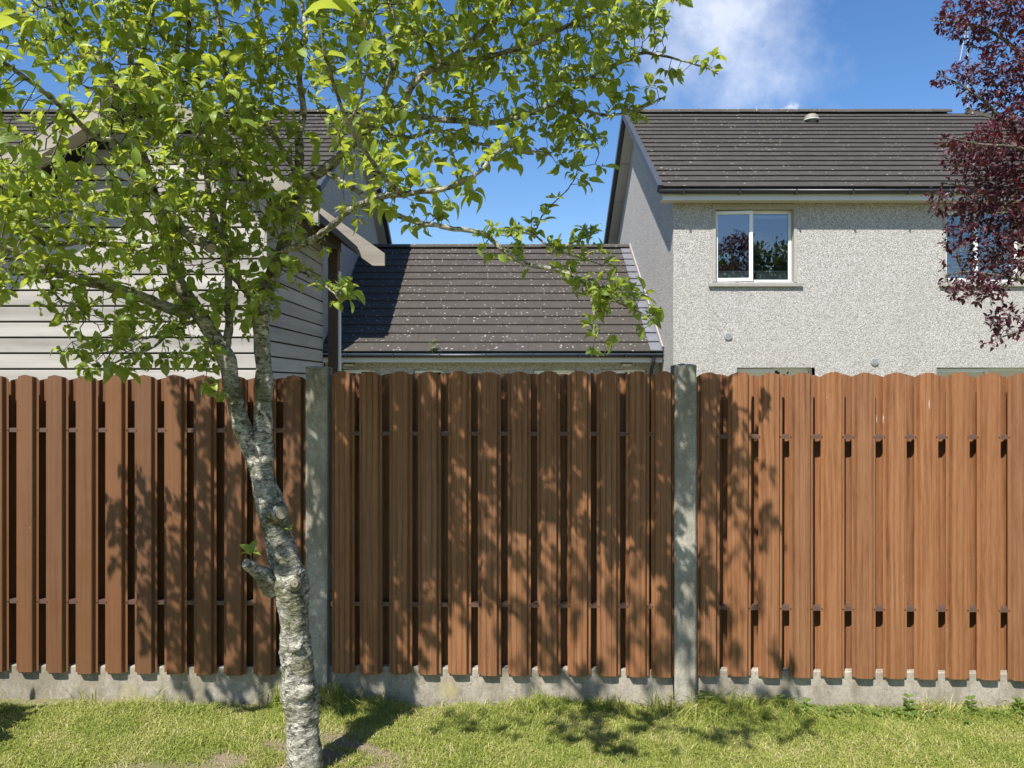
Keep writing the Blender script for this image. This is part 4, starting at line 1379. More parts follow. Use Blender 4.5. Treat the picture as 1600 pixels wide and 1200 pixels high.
# (px, py, distance, radius)
limbs = {
    'trunk': [(479, 1262, 3.15, .098), (477, 1222, 3.15, .076), (474, 1150, 3.15, .0655), (471, 1095, 3.15, .069), (468, 1075, 3.15, .066), (464, 1020, 3.145, .0605), (459, 960, 3.14, .0600),
              (453, 912, 3.135, .0690), (443, 872, 3.13, .0570), (433, 838, 3.13, .0500), (425, 803, 3.125, .0590), (413, 755, 3.12, .0475), (408, 728, 3.12, .0480)],
    'left_stem': [(408, 735, 3.12, .040), (392, 700, 3.12, .0385), (374, 655, 3.105, .0345), (362, 605, 3.10, .0320), (354, 562, 3.10, .0355), (330, 520, 3.09, .0300), (303, 478, 3.07, .0285),
                  (278, 440, 3.05, .0270), (266, 395, 3.03, .0230), (250, 340, 3.0, .0205), (232, 275, 2.97, .0185), (210, 205, 2.93, .0170), (185, 145, 2.9, .0150), (161, 105, 2.87, .0140), (135, 71, 2.85, .0130), (112, 47, 2.83, .0115),
                  (84, 8, 2.8, .0095), (50, -60, 2.77, .0070), (20, -130, 2.75, .004)],
    'right_stem': [(410, 735, 3.12, .042), (411, 690, 3.125, .0385), (412, 640, 3.13, .0345), (413, 590, 3.135, .0335), (410, 540, 3.135, .0310), (409, 488, 3.13, .0335), (421, 440, 3.12, .0290), (437, 402, 3.11, .0265),
                   (450, 360, 3.10, .0245), (463, 318, 3.09, .0250), (470, 288, 3.08, .0235), (490, 275, 3.06, .0205), (516, 258, 3.04, .0190), (546, 230, 3.02, .0180), (578, 197, 3.0, .0190), (605, 180, 2.98, .0150),
                   (628, 163, 2.96, .0145), (645, 132, 2.94, .0135), (668, 112, 2.92, .0130), (695, 100, 2.9, .0125), (722, 78, 2.88, .0120), (760, 42, 2.85, .0110), (800, 5, 2.82, .0095), (850, -50, 2.78, .0075), (890, -100, 2.75, .004)],
    'left_bough': [(300, 490, 3.07, .0240), (262, 478, 3.03, .0225), (219, 461, 2.98, .0220), (163, 443, 2.92, .0205), (112, 431, 2.86, .0185), (75, 420, 2.82, .0165), (40, 402, 2.78, .0145), (0, 384, 2.73, .0125), (-60, 362, 2.65, .010), (-130, 330, 2.6, .006)],
    'centre_stem': [(352, 548, 3.10, .0190), (357, 510, 3.12, .0165), (357, 460, 3.14, .0150), (354, 405, 3.15, .0135), (348, 340, 3.15, .0120), (352, 260, 3.12, .0110), (345, 190, 3.1, .0100), (352, 110, 3.05, .0085), (340, 30, 3.0, .007), (345, -60, 2.95, .005)],
    'inner_stem': [(409, 482, 3.13, .0230), (388, 455, 3.10, .0195), (368, 430, 3.06, .0175), (352, 395, 3.02, .0150), (340, 350, 2.98, .0130), (325, 300, 2.93, .0115), (320, 240, 2.9, .0100), (305, 170, 2.85, .0090), (290, 100, 2.8, .0075), (296, 20, 2.75, .006), (280, -60, 2.7, .004)],
    'upright': [(468, 292, 3.08, .0190), (467, 255, 3.10, .0175), (468, 215, 3.12, .0160), (476, 170, 3.12, .0130), (470, 115, 3.1, .0110), (480, 50, 3.1, .0095), (470, -20, 3.08, .0075), (490, -90, 3.05, .005)],
    'upright_two': [(470, 290, 3.08, .0110), (455, 262, 3.02, .0085), (436, 225, 2.95, .0080), (412, 195, 2.88, .0070), (385, 172, 2.8, .0060), (350, 148, 2.74, .0050), (300, 118, 2.65, .004), (262, 100, 2.6, .003)],
    'high_a': [(205, 195, 2.93, .0110), (208, 130, 2.95, .0105), (203, 60, 2.95, .0100), (193, 10, 2.95, .0090), (180, -60, 2.95, .006)],
    'high_b': [(207, 150, 2.93, .0110), (222, 80, 2.9, .0125), (232, 35, 2.88, .0115), (239, 0, 2.86, .0105), (250, -70, 2.82, .007)],
    'left_low': [(244, 322, 3.0, .0110), (215, 300, 2.95, .0100), (170, 298, 2.88, .0090), (120, 303, 2.8, .0080), (75, 297, 2.72, .0060), (20, 280, 2.65, .004)],
    'left_mid': [(262, 370, 3.03, .0105), (225, 395, 2.98, .0090), (180, 385, 2.92, .0080), (130, 378, 2.84, .0085), (85, 386, 2.76, .0080), (62, 376, 2.7, .0075), (35, 355, 2.62, .0070), (0, 335, 2.55, .0060), (-50, 320, 2.5, .004)],
    'left_near': [(232, 275, 2.95, .0090), (190, 225, 2.7, .0080), (150, 212, 2.5, .0075), (110, 178, 2.35, .0070), (70, 145, 2.25, .0065), (25, 110, 2.15, .0060), (-25, 80, 2.1, .004)],
    'stub_left': [(246, 330, 3.0, .0190), (268, 342, 2.93, .0180), (292, 362, 2.84, .0170), (324, 384, 2.76, .0165)],
    'mid_right': [(430, 420, 3.11, .0140), (443, 397, 3.02, .0125), (475, 384, 2.90, .0120), (504, 367, 2.78, .0115), (545, 333, 2.60, .0110), (575, 320, 2.48, .0100), (610, 310, 2.36, .0090), (643, 306, 2.28, .0080), (694, 296, 2.22, .0070), (730, 284, 2.2, .0065),
                  (752, 266, 2.2, .0055), (772, 245, 2.2, .0045), (800, 217, 2.2, .003)],
    'near_twig': [(628, 307, 2.32, .0065), (602, 281, 2.2, .0062), (577, 247, 2.06, .0056), (551, 200, 1.92, .0050), (531, 150, 1.82, .0044), (518, 112, 1.76, .0038), (505, 75, 1.72, .003)],
    'near_twig_two': [(545, 190, 1.9, .0035), (560, 150, 1.82, .0030), (572, 105, 1.76, .0026), (580, 70, 1.72, .002)],
    'level_right': [(590, 190, 3.0, .0150), (635, 181, 2.98, .0125), (680, 184, 2.95, .0120), (738, 191, 2.93, .0110), (790, 188, 2.92, .0095), (832, 175, 2.92, .0090), (868, 160, 2.92, .0085), (880, 154, 2.92, .0080)],
    'tip_up': [(878, 155, 2.92, .0060), (905, 130, 2.92, .0056), (942, 106, 2.92, .0052), (975, 92, 2.92, .0060), (1003, 79, 2.92, .0062), (1050, 90, 2.9, .0042), (1095, 103, 2.9, .0034), (1122, 116, 2.9, .002)],
    'tip_along': [(880, 154, 2.92, .0065), (910, 166, 2.93, .0060), (935, 178, 2.94, .0055), (975, 178, 2.95, .0045), (1010, 166, 2.95, .0038), (1040, 150, 2.95, .0025)],
    'tip_down': [(882, 156, 2.92, .0055), (897, 172, 2.9, .0050), (915, 197, 2.9, .0045), (930, 215, 2.9, .0035), (936, 240, 2.9, .0025)],
    'upper_right': [(690, 102, 2.9, .0110), (720, 95, 2.9, .0105), (765, 88, 2.88, .0100), (830, 70, 2.86, .0098), (864, 53, 2.85, .0092), (896, 40, 2.84, .0085), (942, 12, 2.82, .0075), (1000, -25, 2.8, .005), (1040, -60, 2.8, .003)],
    'mid_tier': [(585, 195, 3.0, .0085), (640, 215, 2.98, .0075), (690, 205, 2.96, .0070), (745, 225, 2.94, .0060), (800, 230, 2.92, .0050), (860, 240, 2.92, .004)],
    'upright_three': [(583, 195, 3.0, .0125), (590, 160, 3.0, .0110), (612, 100, 2.98, .0105), (612, 40, 2.96, .0095), (606, -20, 2.94, .0080), (620, -90, 2.92, .005)],
    'lean_left': [(690, 100, 2.9, .0085), (672, 75, 2.88, .0080), (655, 42, 2.86, .0075), (640, 5, 2.84, .0070), (630, -50, 2.82, .005)],
    'low_right': [(505, 266, 3.05, .0115), (545, 290, 3.03, .0110), (600, 325, 3.0, .0105), (652, 346, 2.98, .0100), (680, 352, 2.97, .0098), (727, 359, 2.96, .0092), (757, 366, 2.96, .0090), (782, 385, 2.96, .0088), (800, 395, 2.96, .0085), (818, 407, 2.96, .0085),
                  (855, 418, 2.96, .0085), (880, 424, 2.96, .0078), (905, 442, 2.96, .0060), (922, 458, 2.96, .0055), (945, 468, 2.96, .0045), (967, 477, 2.96, .0038), (996, 489, 2.96, .0032), (1022, 502, 2.96, .002)],
    'low_drop': [(920, 456, 2.96, .0048), (924, 476, 2.95, .0042), (928, 499, 2.95, .0036), (930, 527, 2.95, .0022)],
    'low_light': [(879, 424, 2.96, .0040), (915, 437, 2.94, .0040), (948, 453, 2.93, .0034), (962, 470, 2.93, .002)],
    'low_upper': [(790, 370, 2.96, .0048), (830, 366, 2.95, .0045), (863, 386, 2.95, .0040), (890, 398, 2.95, .0034), (915, 406, 2.95, .0030), (940, 414, 2.95, .002)],
    'low_lift': [(868, 388, 2.95, .0036), (884, 384, 2.95, .0040), (911, 373, 2.95, .0035), (935, 363, 2.95, .002)],
    'low_twig_up': [(832, 366, 2.95, .0036), (842, 345, 2.94, .0030), (862, 322, 2.94, .0026), (893, 290, 2.94, .0022), (905, 262, 2.94, .002)],
    'sprig_right': [(428, 415, 3.11, .0060), (455, 418, 3.04, .0048), (485, 432, 2.97, .0042), (510, 447, 2.92, .0036), (530, 468, 2.9, .002)],
    'low_left_a': [(298, 492, 3.07, .0080), (272, 512, 3.0, .0062), (240, 525, 2.95, .0055), (200, 533, 2.9, .0045), (160, 545, 2.86, .0025)],
    'low_left_b': [(305, 500, 3.07, .0070), (270, 520, 3.0, .0055), (230, 550, 2.94, .0045), (190, 562, 2.9, .0038), (150, 585, 2.88, .002)],
    'over_a': [(470, -20, 3.08, .0080), (470, -150, 2.7, .0090), (460, -330, 2.2, .007), (440, -600, 1.75, .005), (420, -760, 1.45, .003)],
    'over_b': [(800, 5, 2.82, .0090), (760, -150, 2.5, .008), (720, -350, 2.1, .006), (680, -650, 1.7, .003)],
    'over_c': [(193, 10, 2.95, .0085), (180, -150, 2.6, .008), (150, -380, 2.1, .006), (120, -600, 1.8, .004), (100, -720, 1.5, .002)],
    'over_d': [(942, 12, 2.82, .0070), (960, -120, 2.5, .006), (960, -300, 2.15, .004)],
    'over_e': [(120, -600, 1.8, .0040), (-60, -640, 1.6, .003), (-220, -600, 1.5, .002)],
    'low_left_c': [(75, 420, 2.82, .0055), (80, 448, 2.8, .0045), (92, 468, 2.79, .0040), (120, 480, 2.78, .0030), (135, 498, 2.78, .002)],
}
V, F = [], []
KN = []
nodes = []
thin = []
for nm, pts in limbs.items():
    A = np.array([[*W(p[0], p[1], p[2]), p[3]] for p in pts])
    C = catmull(A, 10 if nm == 'trunk' else 6)
    P, rad = C[:, :3], np.maximum(C[:, 3], .0012)
    if nm in ('trunk', 'left_stem', 'right_stem'):
        # uneven flaky trunk: swellings and ridges that belong to the wood
        ph = rng.random(6) * 6.28
        zz = P[:, 2]

        def jit(i, ang, zz=zz, ph=ph):
            z_ = zz[i]
            return 1 + 0.045 * np.sin(3 * ang + ph[0] + z_ * 6) + 0.035 * np.sin(5 * ang + ph[1] - z_ * 17) + 0.045 * np.sin(z_ * 43 + ph[2] + 2 * np.sin(ang * 2)) + 0.03 * np.sin(7 * ang + z_ * 71) + rng.normal(0, .012, len(ang))
        if nm == 'trunk':
            # finer rings
            C = catmull(A, 22); P, rad = C[:, :3], C[:, 3]; zz = P[:, 2]

            def jit(i, ang, zz=zz, ph=ph):
                z_ = zz[i]
                return 1 + 0.05 * np.sin(3 * ang + ph[0] + z_ * 6) + 0.03 * np.sin(5 * ang + ph[1] - z_ * 17) + 0.04 * np.sin(z_ * 31 + ph[2] + 2 * np.sin(ang * 2)) + 0.022 * np.sin(7 * ang + z_ * 71 + ph[3]) + 0.05 * np.maximum(0, np.sin(z_ * 97 + 3 * np.sin(ang + ph[4]))) ** 3 + 0.035 * np.sin(z_ * 13 + ang * 2 + ph[5]) + rng.normal(0, .018, len(ang))
        tube(P - TO, rad, 26 if nm == 'trunk' else 18, V, F, jit)
    else:
        k = 12 if rad.max() > .015 else 8
        ph = rng.random(3) * 6.28
        # wandering and knuckles keep the boughs from reading as hoses
        wob = np.cumsum(rng.normal(0, 1, P.shape), 0); wob -= np.linspace(0, 1, len(P))[:, None] * wob[-1]
        P = P + wob * 0.0016
        rad = rad * (1 + 0.13 * np.abs(np.sin(np.arange(len(P)) * 0.9 + ph[0])) ** 6 + rng.normal(0, .035, len(P)))
        tube(P - TO, rad, k, V, F, lambda i, ang: 1 + 0.07 * np.sin(3 * ang + i * .7) + rng.normal(0, .02, len(ang)))
    if nm not in ('trunk', 'stub_left'):
        for i in range(0, len(P), 2):
            if P[i, 2] > 1.75:
                nodes.append(P[i])
                thin.append(rad[i])
trunk = mesh_obj('trunk', np_mesh('trunk', np.concatenate(V), np.concatenate(F), M['bark'], True), None, tree)

# pruned stubs, branch collar and knots on the trunk
def stub(pts, radii, face_r, name='pruned_stub', heart=True):
    A = np.array([[*W(*p), r_] for p, r_ in zip(pts, radii)])
    C = catmull(A, 6)
    v, f = [], []
    tube(C[:, :3] - TO, C[:, 3], 16, v, f, lambda i, ang: 1 + 0.06 * np.sin(3 * ang + i) + 0.04 * np.sin(7 * ang + i * 2) + rng.normal(0, .02, len(ang)), close_tip=(name == 'burr'))
    s_ = mesh_obj(name, np_mesh(name, np.concatenate(v), np.concatenate(f), M['bark'], True), None, tree)
    if name == 'burr':
        return
    end = Vector(C[-1, :3] - TO); d = (Vector(C[-1, :3]) - Vector(C[-3, :3])).normalized()
    MB().cyl(end - d * .004, end + d * .002, face_r * 1.0, face_r * .94, 18).build('cut_face', M['cut'], s_)
    if heart:
        MB().cyl(end + d * .0015, end + d * .0035, face_r * .30, face_r * .22, 12).build('heart', M['knot'], s_)


stub([(428, 918, 3.13), (412, 900, 3.08), (396, 888, 3.03), (384, 880, 3.0)], [.050, .034, .025, .021], .0195)
stub([(424, 806, 3.12), (430, 803, 3.075), (437, 801, 3.04), (440, 801, 3.025)], [.046, .036, .028, .027], .026, heart=False)
stub([(456, 912, 3.10), (458, 912, 3.075), (459, 912, 3.060), (460, 912, 3.052)], [.040, .033, .022, .016], .0150)
stub([(462, 1010, 3.10), (466, 1010, 3.085), (470, 1008, 3.078)], [.030, .022, .010], .012, 'burr', False)
stub([(470, 1082, 3.10), (482, 1078, 3.085), (489, 1074, 3.082)], [.036, .024, .009], .010, 'burr', False)
stub([(312, 374, 2.80), (322, 382, 2.765), (330, 388, 2.74)], [.0175, .0185, .0195], .019, heart=False)

blobs = [
    (60, 30, 2.75, 100, 55, .40, .8), (210, 55, 2.85, 110, 80, .45, 1), (330, 60, 2.85, 100, 80, .45, 1.0), (430, 60, 2.95, 90, 60, .40, .7), (310, 190, 2.8, 130, 70, .45, 1.0), (190, 160, 2.75, 60, 60, .35, .9),
    (130, 320, 2.65, 120, 55, .40, .9), (290, 310, 2.85, 120, 70, .42, .9), (40, 430, 2.6, 70, 45, .28, .8), (40, 250, 2.4, 65, 60, .35, .9), (30, 340, 2.5, 50, 50, .3, .8), (90, 200, 2.4, 50, 40, .25, .7),
    (180, 555, 2.86, 62, 38, .20, 1.2), (110, 480, 2.8, 45, 30, .15, .9), (180, 400, 2.85, 130, 50, .30, .8), (420, 300, 3.0, 90, 65, .35, .7), (395, 180, 2.95, 80, 60, .35, .7),
    (520, 50, 2.95, 90, 70, .40, .9), (620, 50, 2.9, 100, 70, .42, 1), (560, 200, 2.85, 70, 60, .35, .9), (640, 210, 2.9, 80, 50, .32, .9), (735, 50, 2.88, 100, 70, .40, 1), (720, 165, 2.9, 90, 50, .32, .9),
    (850, 60, 2.88, 95, 75, .40, 1.1), (850, 170, 2.92, 80, 50, .30, 1), (940, 60, 2.85, 75, 70, .32, 1.2), (1000, 30, 2.85, 60, 50, .25, 1.0), (990, 160, 2.95, 45, 30, .12, 1.2), (1085, 105, 2.9, 45, 14, .06, 1.2),
    (780, 225, 2.93, 70, 35, .25, .9), (890, 225, 2.92, 50, 40, .2, 1), (925, 270, 2.92, 22, 40, .1, .9),
    (790, 372, 2.96, 50, 28, .10, 1.5), (960, 460, 2.95, 50, 28, .09, 1.2), (1020, 495, 2.95, 16, 12, .04, 2.0), (930, 535, 2.95, 14, 22, .05, 2.5), (930, 408, 2.95, 22, 14, .05, 2), (930, 362, 2.95, 14, 10, .04, 2.5), (660, 345, 2.98, 40, 22, .10, 1.0),
    (700, 285, 2.24, 60, 24, .10, 1.0), (610, 285, 2.3, 50, 50, .14, 1.2), (560, 320, 2.5, 40, 30, .12, 1.0), (470, 385, 2.95, 50, 22, .12, .8), (530, 455, 2.92, 26, 30, .08, 2.0), (460, 420, 3.0, 30, 30, .1, .9),
    (380, 470, 3.08, 60, 50, .20, .7), (300, 540, 3.02, 50, 45, .18, .8), (330, 600, 3.0, 30, 30, .1, .8), (250, 440, 3.05, 50, 40, .18, .7), (200, 500, 2.95, 60, 40, .18, .8), (350, 390, 3.0, 80, 50, .28, .7),
    (520, 95, 1.78, 55, 45, .09, 2.0), (585, 85, 1.76, 30, 40, .08, 2.0), (560, 200, 1.98, 30, 40, .08, 1.6),
    # the crown goes on above and behind the edge of the picture
    (150, -110, 2.8, 140, 90, .5, .7), (360, -110, 2.85, 140, 90, .5, .7), (570, -110, 2.85, 140, 90, .5, .7), (760, -100, 2.8, 130, 80, .45, .7), (930, -60, 2.8, 110, 60, .35, .7), (-90, 40, 2.75, 90, 90, .4, .7), (-80, 300, 2.75, 100, 90, .4, .9), (-190, 330, 2.8, 110, 110, .4, .7), (-90, 440, 2.75, 100, 50, .3, .7),
    (460, -260, 2.35, 260, 90, .30, .34), (760, -240, 2.35, 220, 90, .30, .34), (160, -260, 2.35, 180, 90, .30, .30), (960, -200, 2.4, 140, 80, .25, .34),
    (440, -520, 1.85, 330, 130, .28, .26), (720, -500, 1.85, 280, 130, .28, .26), (140, -480, 1.9, 200, 110, .25, .24),
    (330, -690, 1.44, 520, 110, .22, .28), (760, -670, 1.45, 300, 100, .22, .26), (-150, -660, 1.5, 320, 110, .22, .26),
]
att = blob_points(blobs, 2250, rng)
P, par = colonize(np.array(nodes), att, 0.042, 0.55, 0.046, 70, 0.25, 0.02)
n0 = len(nodes)
V, F = [], []
rr_, kids = twig_mesh(P - TO, par, n0, .0013, 2.35, V, F, 5, .011)
print('apple twig nodes', len(P) - n0, 'attractors', len(att))

# spurs: rosettes of leaves at the tips and along the young wood
pos, T, N, S = [], [], [], []
spent_v = MB()


def rosette(p, d, count, size, spread=1.0):
    d = d / (np.linalg.norm(d) + 1e-9)
    a = np.cross(d, [0.3, 0.2, 0.9]); a /= np.linalg.norm(a) + 1e-9
    b = np.cross(d, a)
    ph = rng.random() * 6.28
    for k in range(count):
        t = ph + k * 2.4 + rng.normal(0, .25)
        out = a * math.cos(t) + b * math.sin(t)
        lean = rng.uniform(.35, 1.3) * spread
        tv = d * .75 + out * lean + np.array([0, 0, .18]) + rng.normal(0, .15, 3)
        tv /= np.linalg.norm(tv)
        s_ = size * rng.lognormal(-.04, .34)
        nv_ = np.array([0, -.25, 1.0]) + d * .4 - out * .35 + rng.normal(0, .35, 3)
        pos.append(p + tv * s_ * .22 + rng.normal(0, .003, 3)); T.append(tv); N.append(nv_); S.append(s_)


for i in range(n0, len(P)):
    d = P[i] - P[par[i]]
    tip = not kids[i]
    big = 1.0 + 0.65 * min(1.0, max(0.0, (2.45 - P[i, 1]) / .5)) * (P[i, 2] < 3.0)
    if tip:
        rosette(P[i], d, rng.integers(5, 9), .0385 * big)
        if rng.random() < .10:
            for q in range(5):
                e = d / np.linalg.norm(d) * .02 + rng.normal(0, .012, 3)
                spent_v.cyl(P[i] - TO, P[i] - TO + e, .0007, .0013, 4)
    elif rr_[i] < .0050 and rng.random() < .62:
        side = rng.normal(0, 1, 3) + np.array([0, 0, .5])
        rosette(P[i], d * 6 + side * .15, rng.integers(1, 5), .0350 * big, 1.2)
for p_, r_ in zip(nodes, thin):
    if r_ < .0085 and rng.random() < .75:
        rosette(p_ + rng.normal(0, .006, 3), rng.normal(0, 1, 3) + np.array([0, 0, .7]), rng.integers(3, 7), .034 * (1.7 if p_[1] < 2.35 and p_[2] < 3 else 1), 1.1)
# the two young shoots beside the stubs
for (px, py, Y, c_) in ((392, 868, 3.0, 6), (452, 828, 3.04, 4)):
    p_ = np.array(W(px, py, Y))
    rosette(p_, np.array([-.2, -.3, 1.0]), c_, .040 if px < 420 else .022, .8)
    tube(np.array([p_ + (0.02 if px > 420 else -0.0, .02, -.05), p_]) - TO, [.002, .0015], 5, V, F)
# big leaves of the shoots nearest the camera
for (px, py, Y, c_, s_) in ((500, 72, 1.72, 6, .085), (518, 108, 1.76, 5, .080), (580, 72, 1.72, 6, .078), (572, 105, 1.76, 3, .07), (551, 200, 1.92, 3, .06), (577, 247, 2.06, 4, .06), (602, 281, 2.2, 4, .058), (757, 262, 2.2, 4, .06), (815, 200, 2.0, 5, .07), (835, 235, 2.0, 3, .075), (1080, 0, 2.1, 3, .062)):
    rosette(np.array(W(px, py, Y)), np.array([-.15, -.35, .6]), c_ + 1, s_ * 1.08, 1.25)
twigs = mesh_obj('twigs', np_mesh('twigs', np.concatenate(V), np.concatenate(F), M['twig'], True), None, tree)
twigs['kind'] = 'stuff'
shapes = [leaf_shape(s_, wd, dr, fo) for s_, wd, dr, fo in ((1, .30, .7, .35), (2, .33, 1.2, .6), (3, .25, .4, .3), (4, .30, 1.7, .8), (5, .28, .9, .2), (6, .34, .6, .45), (7, .25, 2.1, .7), (8, .29, .3, .9), (9, .27, 1.4, 1.1), (10, .32, 1.0, .4))]
crown = bpy.data.objects.new('crown', bpy.data.meshes.new('crown'))
link(crown, tree)
pos_l = np.array(pos) - TO
# (leaf sizes are chosen in world space, so keep the tree's own offset out of the test)
Rpos = np.array(pos)
Vc, Fc, Uc = plant_leaves(crown, 'leaf', 'crown', Rpos, T, N, S, shapes, M['leaf'])
for o in crown.children:
    o.matrix_local = Matrix.Translation(-Vector(TO)) @ o.matrix_local
old = crown.data
crown.data = np_mesh('crown', Vc - TO, Fc, M['leaf'], True, Uc)
bpy.data.meshes.remove(old)
crown['kind'] = 'stuff'
sb = spent_v.build('spent_blossom', M['spent'], tree); sb['kind'] = 'stuff'
print('apple leaves', len(pos))

# ------------------------------------------------------------------ the purple plum beyond the fence
g2 = np.random.default_rng(5)
PB = Vector((5.75, 7.6, 0))
PO = np.array(PB)
plum = empty('plum_tree', PB, 'purple-leaved plum tree overhanging in front of the house', 'tree')
pl = {
    't': [(1707, 860, 7.6, .11), (1705, 700, 7.6, .10), (1700, 560, 7.6, .085), (1700, 440, 7.6, .07), (1690, 320, 7.6, .055), (1675, 200, 7.6, .042), (1650, 90, 7.6, .03), (1625, 10, 7.6, .012)],
    'a': [(1700, 470, 7.6, .045), (1650, 400, 7.55, .035), (1600, 345, 7.5, .026), (1555, 310, 7.45, .018), (1510, 292, 7.4, .012), (1465, 285, 7.35, .006)],
    'b': [(1697, 400, 7.6, .040), (1645, 290, 7.6, .030), (1590, 215, 7.6, .022), (1545, 165, 7.6, .015), (1505, 135, 7.6, .009), (1470, 118, 7.6, .005)],
    'c': [(1680, 220, 7.6, .035), (1640, 140, 7.6, .026), (1590, 80, 7.6, .020), (1540, 45, 7.6, .013), (1495, 35, 7.6, .008), (1455, 32, 7.6, .004)],
    'd': [(1700, 520, 7.6, .035), (1650, 470, 7.5, .026), (1600, 440, 7.45, .018), (1555, 430, 7.4, .012), (1510, 425, 7.4, .008), (1475, 430, 7.4, .004)],
    'e': [(1702, 560, 7.6, .030), (1655, 530, 7.5, .02), (1610, 515, 7.45, .013), (1570, 525, 7.4, .007), (1545, 535, 7.4, .004)],
    'f': [(1690, 330, 7.6, .03), (1640, 250, 7.3, .02), (1585, 230, 7.1, .013), (1530, 225, 7.0, .008), (1480, 215, 7.0, .004)],
    'h': [(1652, 100, 7.6, .02), (1610, 20, 7.6, .014), (1570, -30, 7.6, .008), (1530, -50, 7.6, .005)],
    'i': [(1700, 470, 7.6, .04), (1760, 400, 7.7, .03), (1820, 350, 7.8, .015)],
}
V, F, nodes2 = [], [], []
for nm, pts in pl.items():
    A = np.array([[*W(p[0], p[1], p[2]), p[3]] for p in pts])
    C = catmull(A, 7)
    Pq, rad = C[:, :3], np.maximum(C[:, 3], .002)
    if nm == 't':
        Pq[0, 2] = -.1
    tube(Pq - PO, rad, 10, V, F, lambda i, ang: 1 + 0.06 * np.sin(3 * ang + i))
    nodes2 += [p for p in Pq[::2] if p[2] > 1.9]
mesh_obj('trunk', np_mesh('trunk', np.concatenate(V), np.concatenate(F), M['plum_twig'], True), None, plum)
pb = [(1560, 20, 7.6, 85, 50, .5, 1.1), (1490, 30, 7.6, 32, 22, .2, 1.2), (1585, 120, 7.6, 75, 60, .5, 1.2), (1500, 120, 7.6, 42, 22, .25, 1.0), (1600, 230, 7.4, 80, 70, .5, 1.2), (1530, 240, 7.3, 55, 40, .35, 1.0), (1490, 220, 7.1, 26, 14, .15, 1.2),
      (1585, 320, 7.5, 85, 55, .5, 1.2), (1500, 315, 7.4, 50, 22, .25, .9), (1460, 305, 7.36, 22, 8, .1, 1.0), (1570, 400, 7.45, 75, 45, .4, 1.0), (1500, 370, 7.4, 36, 26, .2, .9), (1530, 450, 7.4, 55, 26, .25, 1.0), (1480, 425, 7.4, 18, 16, .1, 1.0),
      (1590, 500, 7.45, 50, 30, .25, .9), (1560, 535, 7.4, 30, 12, .12, .8), (1690, 360, 7.6, 90, 110, .7, .3)]
att = blob_points(pb, 1900, g2)
P2, par2 = colonize(np.array(nodes2), att, 0.06, 0.9, 0.065, 50, 0.2, 0.03, g2)
V, F = [], []
r2_, kids2 = twig_mesh(P2 - PO, par2, len(nodes2), .0016, 2.4, V, F, 4, .012)
tw2 = mesh_obj('twigs', np_mesh('twigs', np.concatenate(V), np.concatenate(F), M['plum_twig'], True), None, plum)
tw2['kind'] = 'stuff'
pos, T, N, S = [], [], [], []
for i in range(len(nodes2), len(P2)):
    d = P2[i] - P2[par2[i]]
    tip = not kids2[i]
    if tip:
        rosette(P2[i], d, rng.integers(4, 7), .046, .9)
    if r2_[i] < .006:
        for q in range(2):
            if rng.random() < .8:
                rosette(P2[i] - d * rng.random(), d * 4 + rng.normal(0, .2, 3), rng.integers(1, 3), .044, 1.0)
shapes2 = [leaf_shape(s_, wd, dr, fo) for s_, wd, dr, fo in ((11, .27, .6, .3), (12, .24, 1.1, .4), (13, .29, .4, .2), (14, .25, 1.5, .5))]
crown2 = bpy.data.objects.new('crown', bpy.data.meshes.new('plum_crown'))
link(crown2, plum)
Vc, Fc, Uc = plant_leaves(crown2, 'leaf', 'crown', np.array(pos), T, N, S, shapes2, M['plum_leaf'])
for o in crown2.children:
    o.matrix_local = Matrix.Translation(-Vector(PO)) @ o.matrix_local
old = crown2.data
crown2.data = np_mesh('plum_crown', Vc - PO, Fc, M['plum_leaf'], True, Uc)
bpy.data.meshes.remove(old)
crown2['kind'] = 'stuff'
print('plum leaves', len(pos))


# ------------------------------------------------------------------ trees behind the viewer: one mirrored in panes, three added to block sky light
def back_tree(x, y, hgt, rad, seed, label, leaf=.21, thick=1.0, kind='garden_tree', cat='tree'):
    g = np.random.default_rng(seed)
    t_ = empty(kind, (x, y, 0), label, cat)
    V, F = [], []
    tube(np.array([[0, 0, -.1], [.05, 0, hgt * .3], [0, .1, hgt * .6], [.1, 0, hgt * .9]]), np.array([.16, .13, .08, .03]) * thick, 10, V, F)
    for k in range(7):
        a_ = k * 2.4
        z0 = hgt * (.3 + .07 * k)
        tube(np.array([[0, 0, z0], [math.cos(a_) * rad * .4, math.sin(a_) * rad * .4, z0 + .06 * hgt], [math.cos(a_) * rad * .8, math.sin(a_) * rad * .8, z0 + .13 * hgt]]), np.array([.06, .04, .015]) * thick, 6, V, F)
    mesh_obj('trunk', np_mesh('trunk', np.concatenate(V), np.concatenate(F), M['plum_twig'], True), None, t_)
    n = 5200
    cl_ = g.normal(size=(42, 3)); cl_ /= np.linalg.norm(cl_, axis=1)[:, None]
    cl_ = cl_ * (g.random(42) ** .4)[:, None] * np.array([rad, rad, hgt * .34]) + np.array([0, 0, hgt * .64])
    c_ = cl_[g.integers(0, 42, n)] + g.normal(0, rad * .15, (n, 3))
    Rm = frames(g.normal(size=(n, 3)), g.normal(size=(n, 3)) + np.array([0, 0, 1]))
    v, f, uv = leaf_shape(seed, .34, .6, .25)
    sz = leaf * g.lognormal(0, .2, n)
    vv = np.einsum('nij,vj->nvi', Rm, v) * sz[:, None, None] + c_[:, None]
    ff = (f[None] + (np.arange(n) * len(v))[:, None, None]).reshape(-1, 4)
    o = mesh_obj('crown', np_mesh('crown', vv.reshape(-1, 3), ff, M['far_leaf'], True, np.tile(uv, (n, 1))), None, t_)
    o['kind'] = 'stuff'


back_tree(12.9, -9.5, 9.6, 2.5, 71, 'green garden tree mirrored in the open window panes')

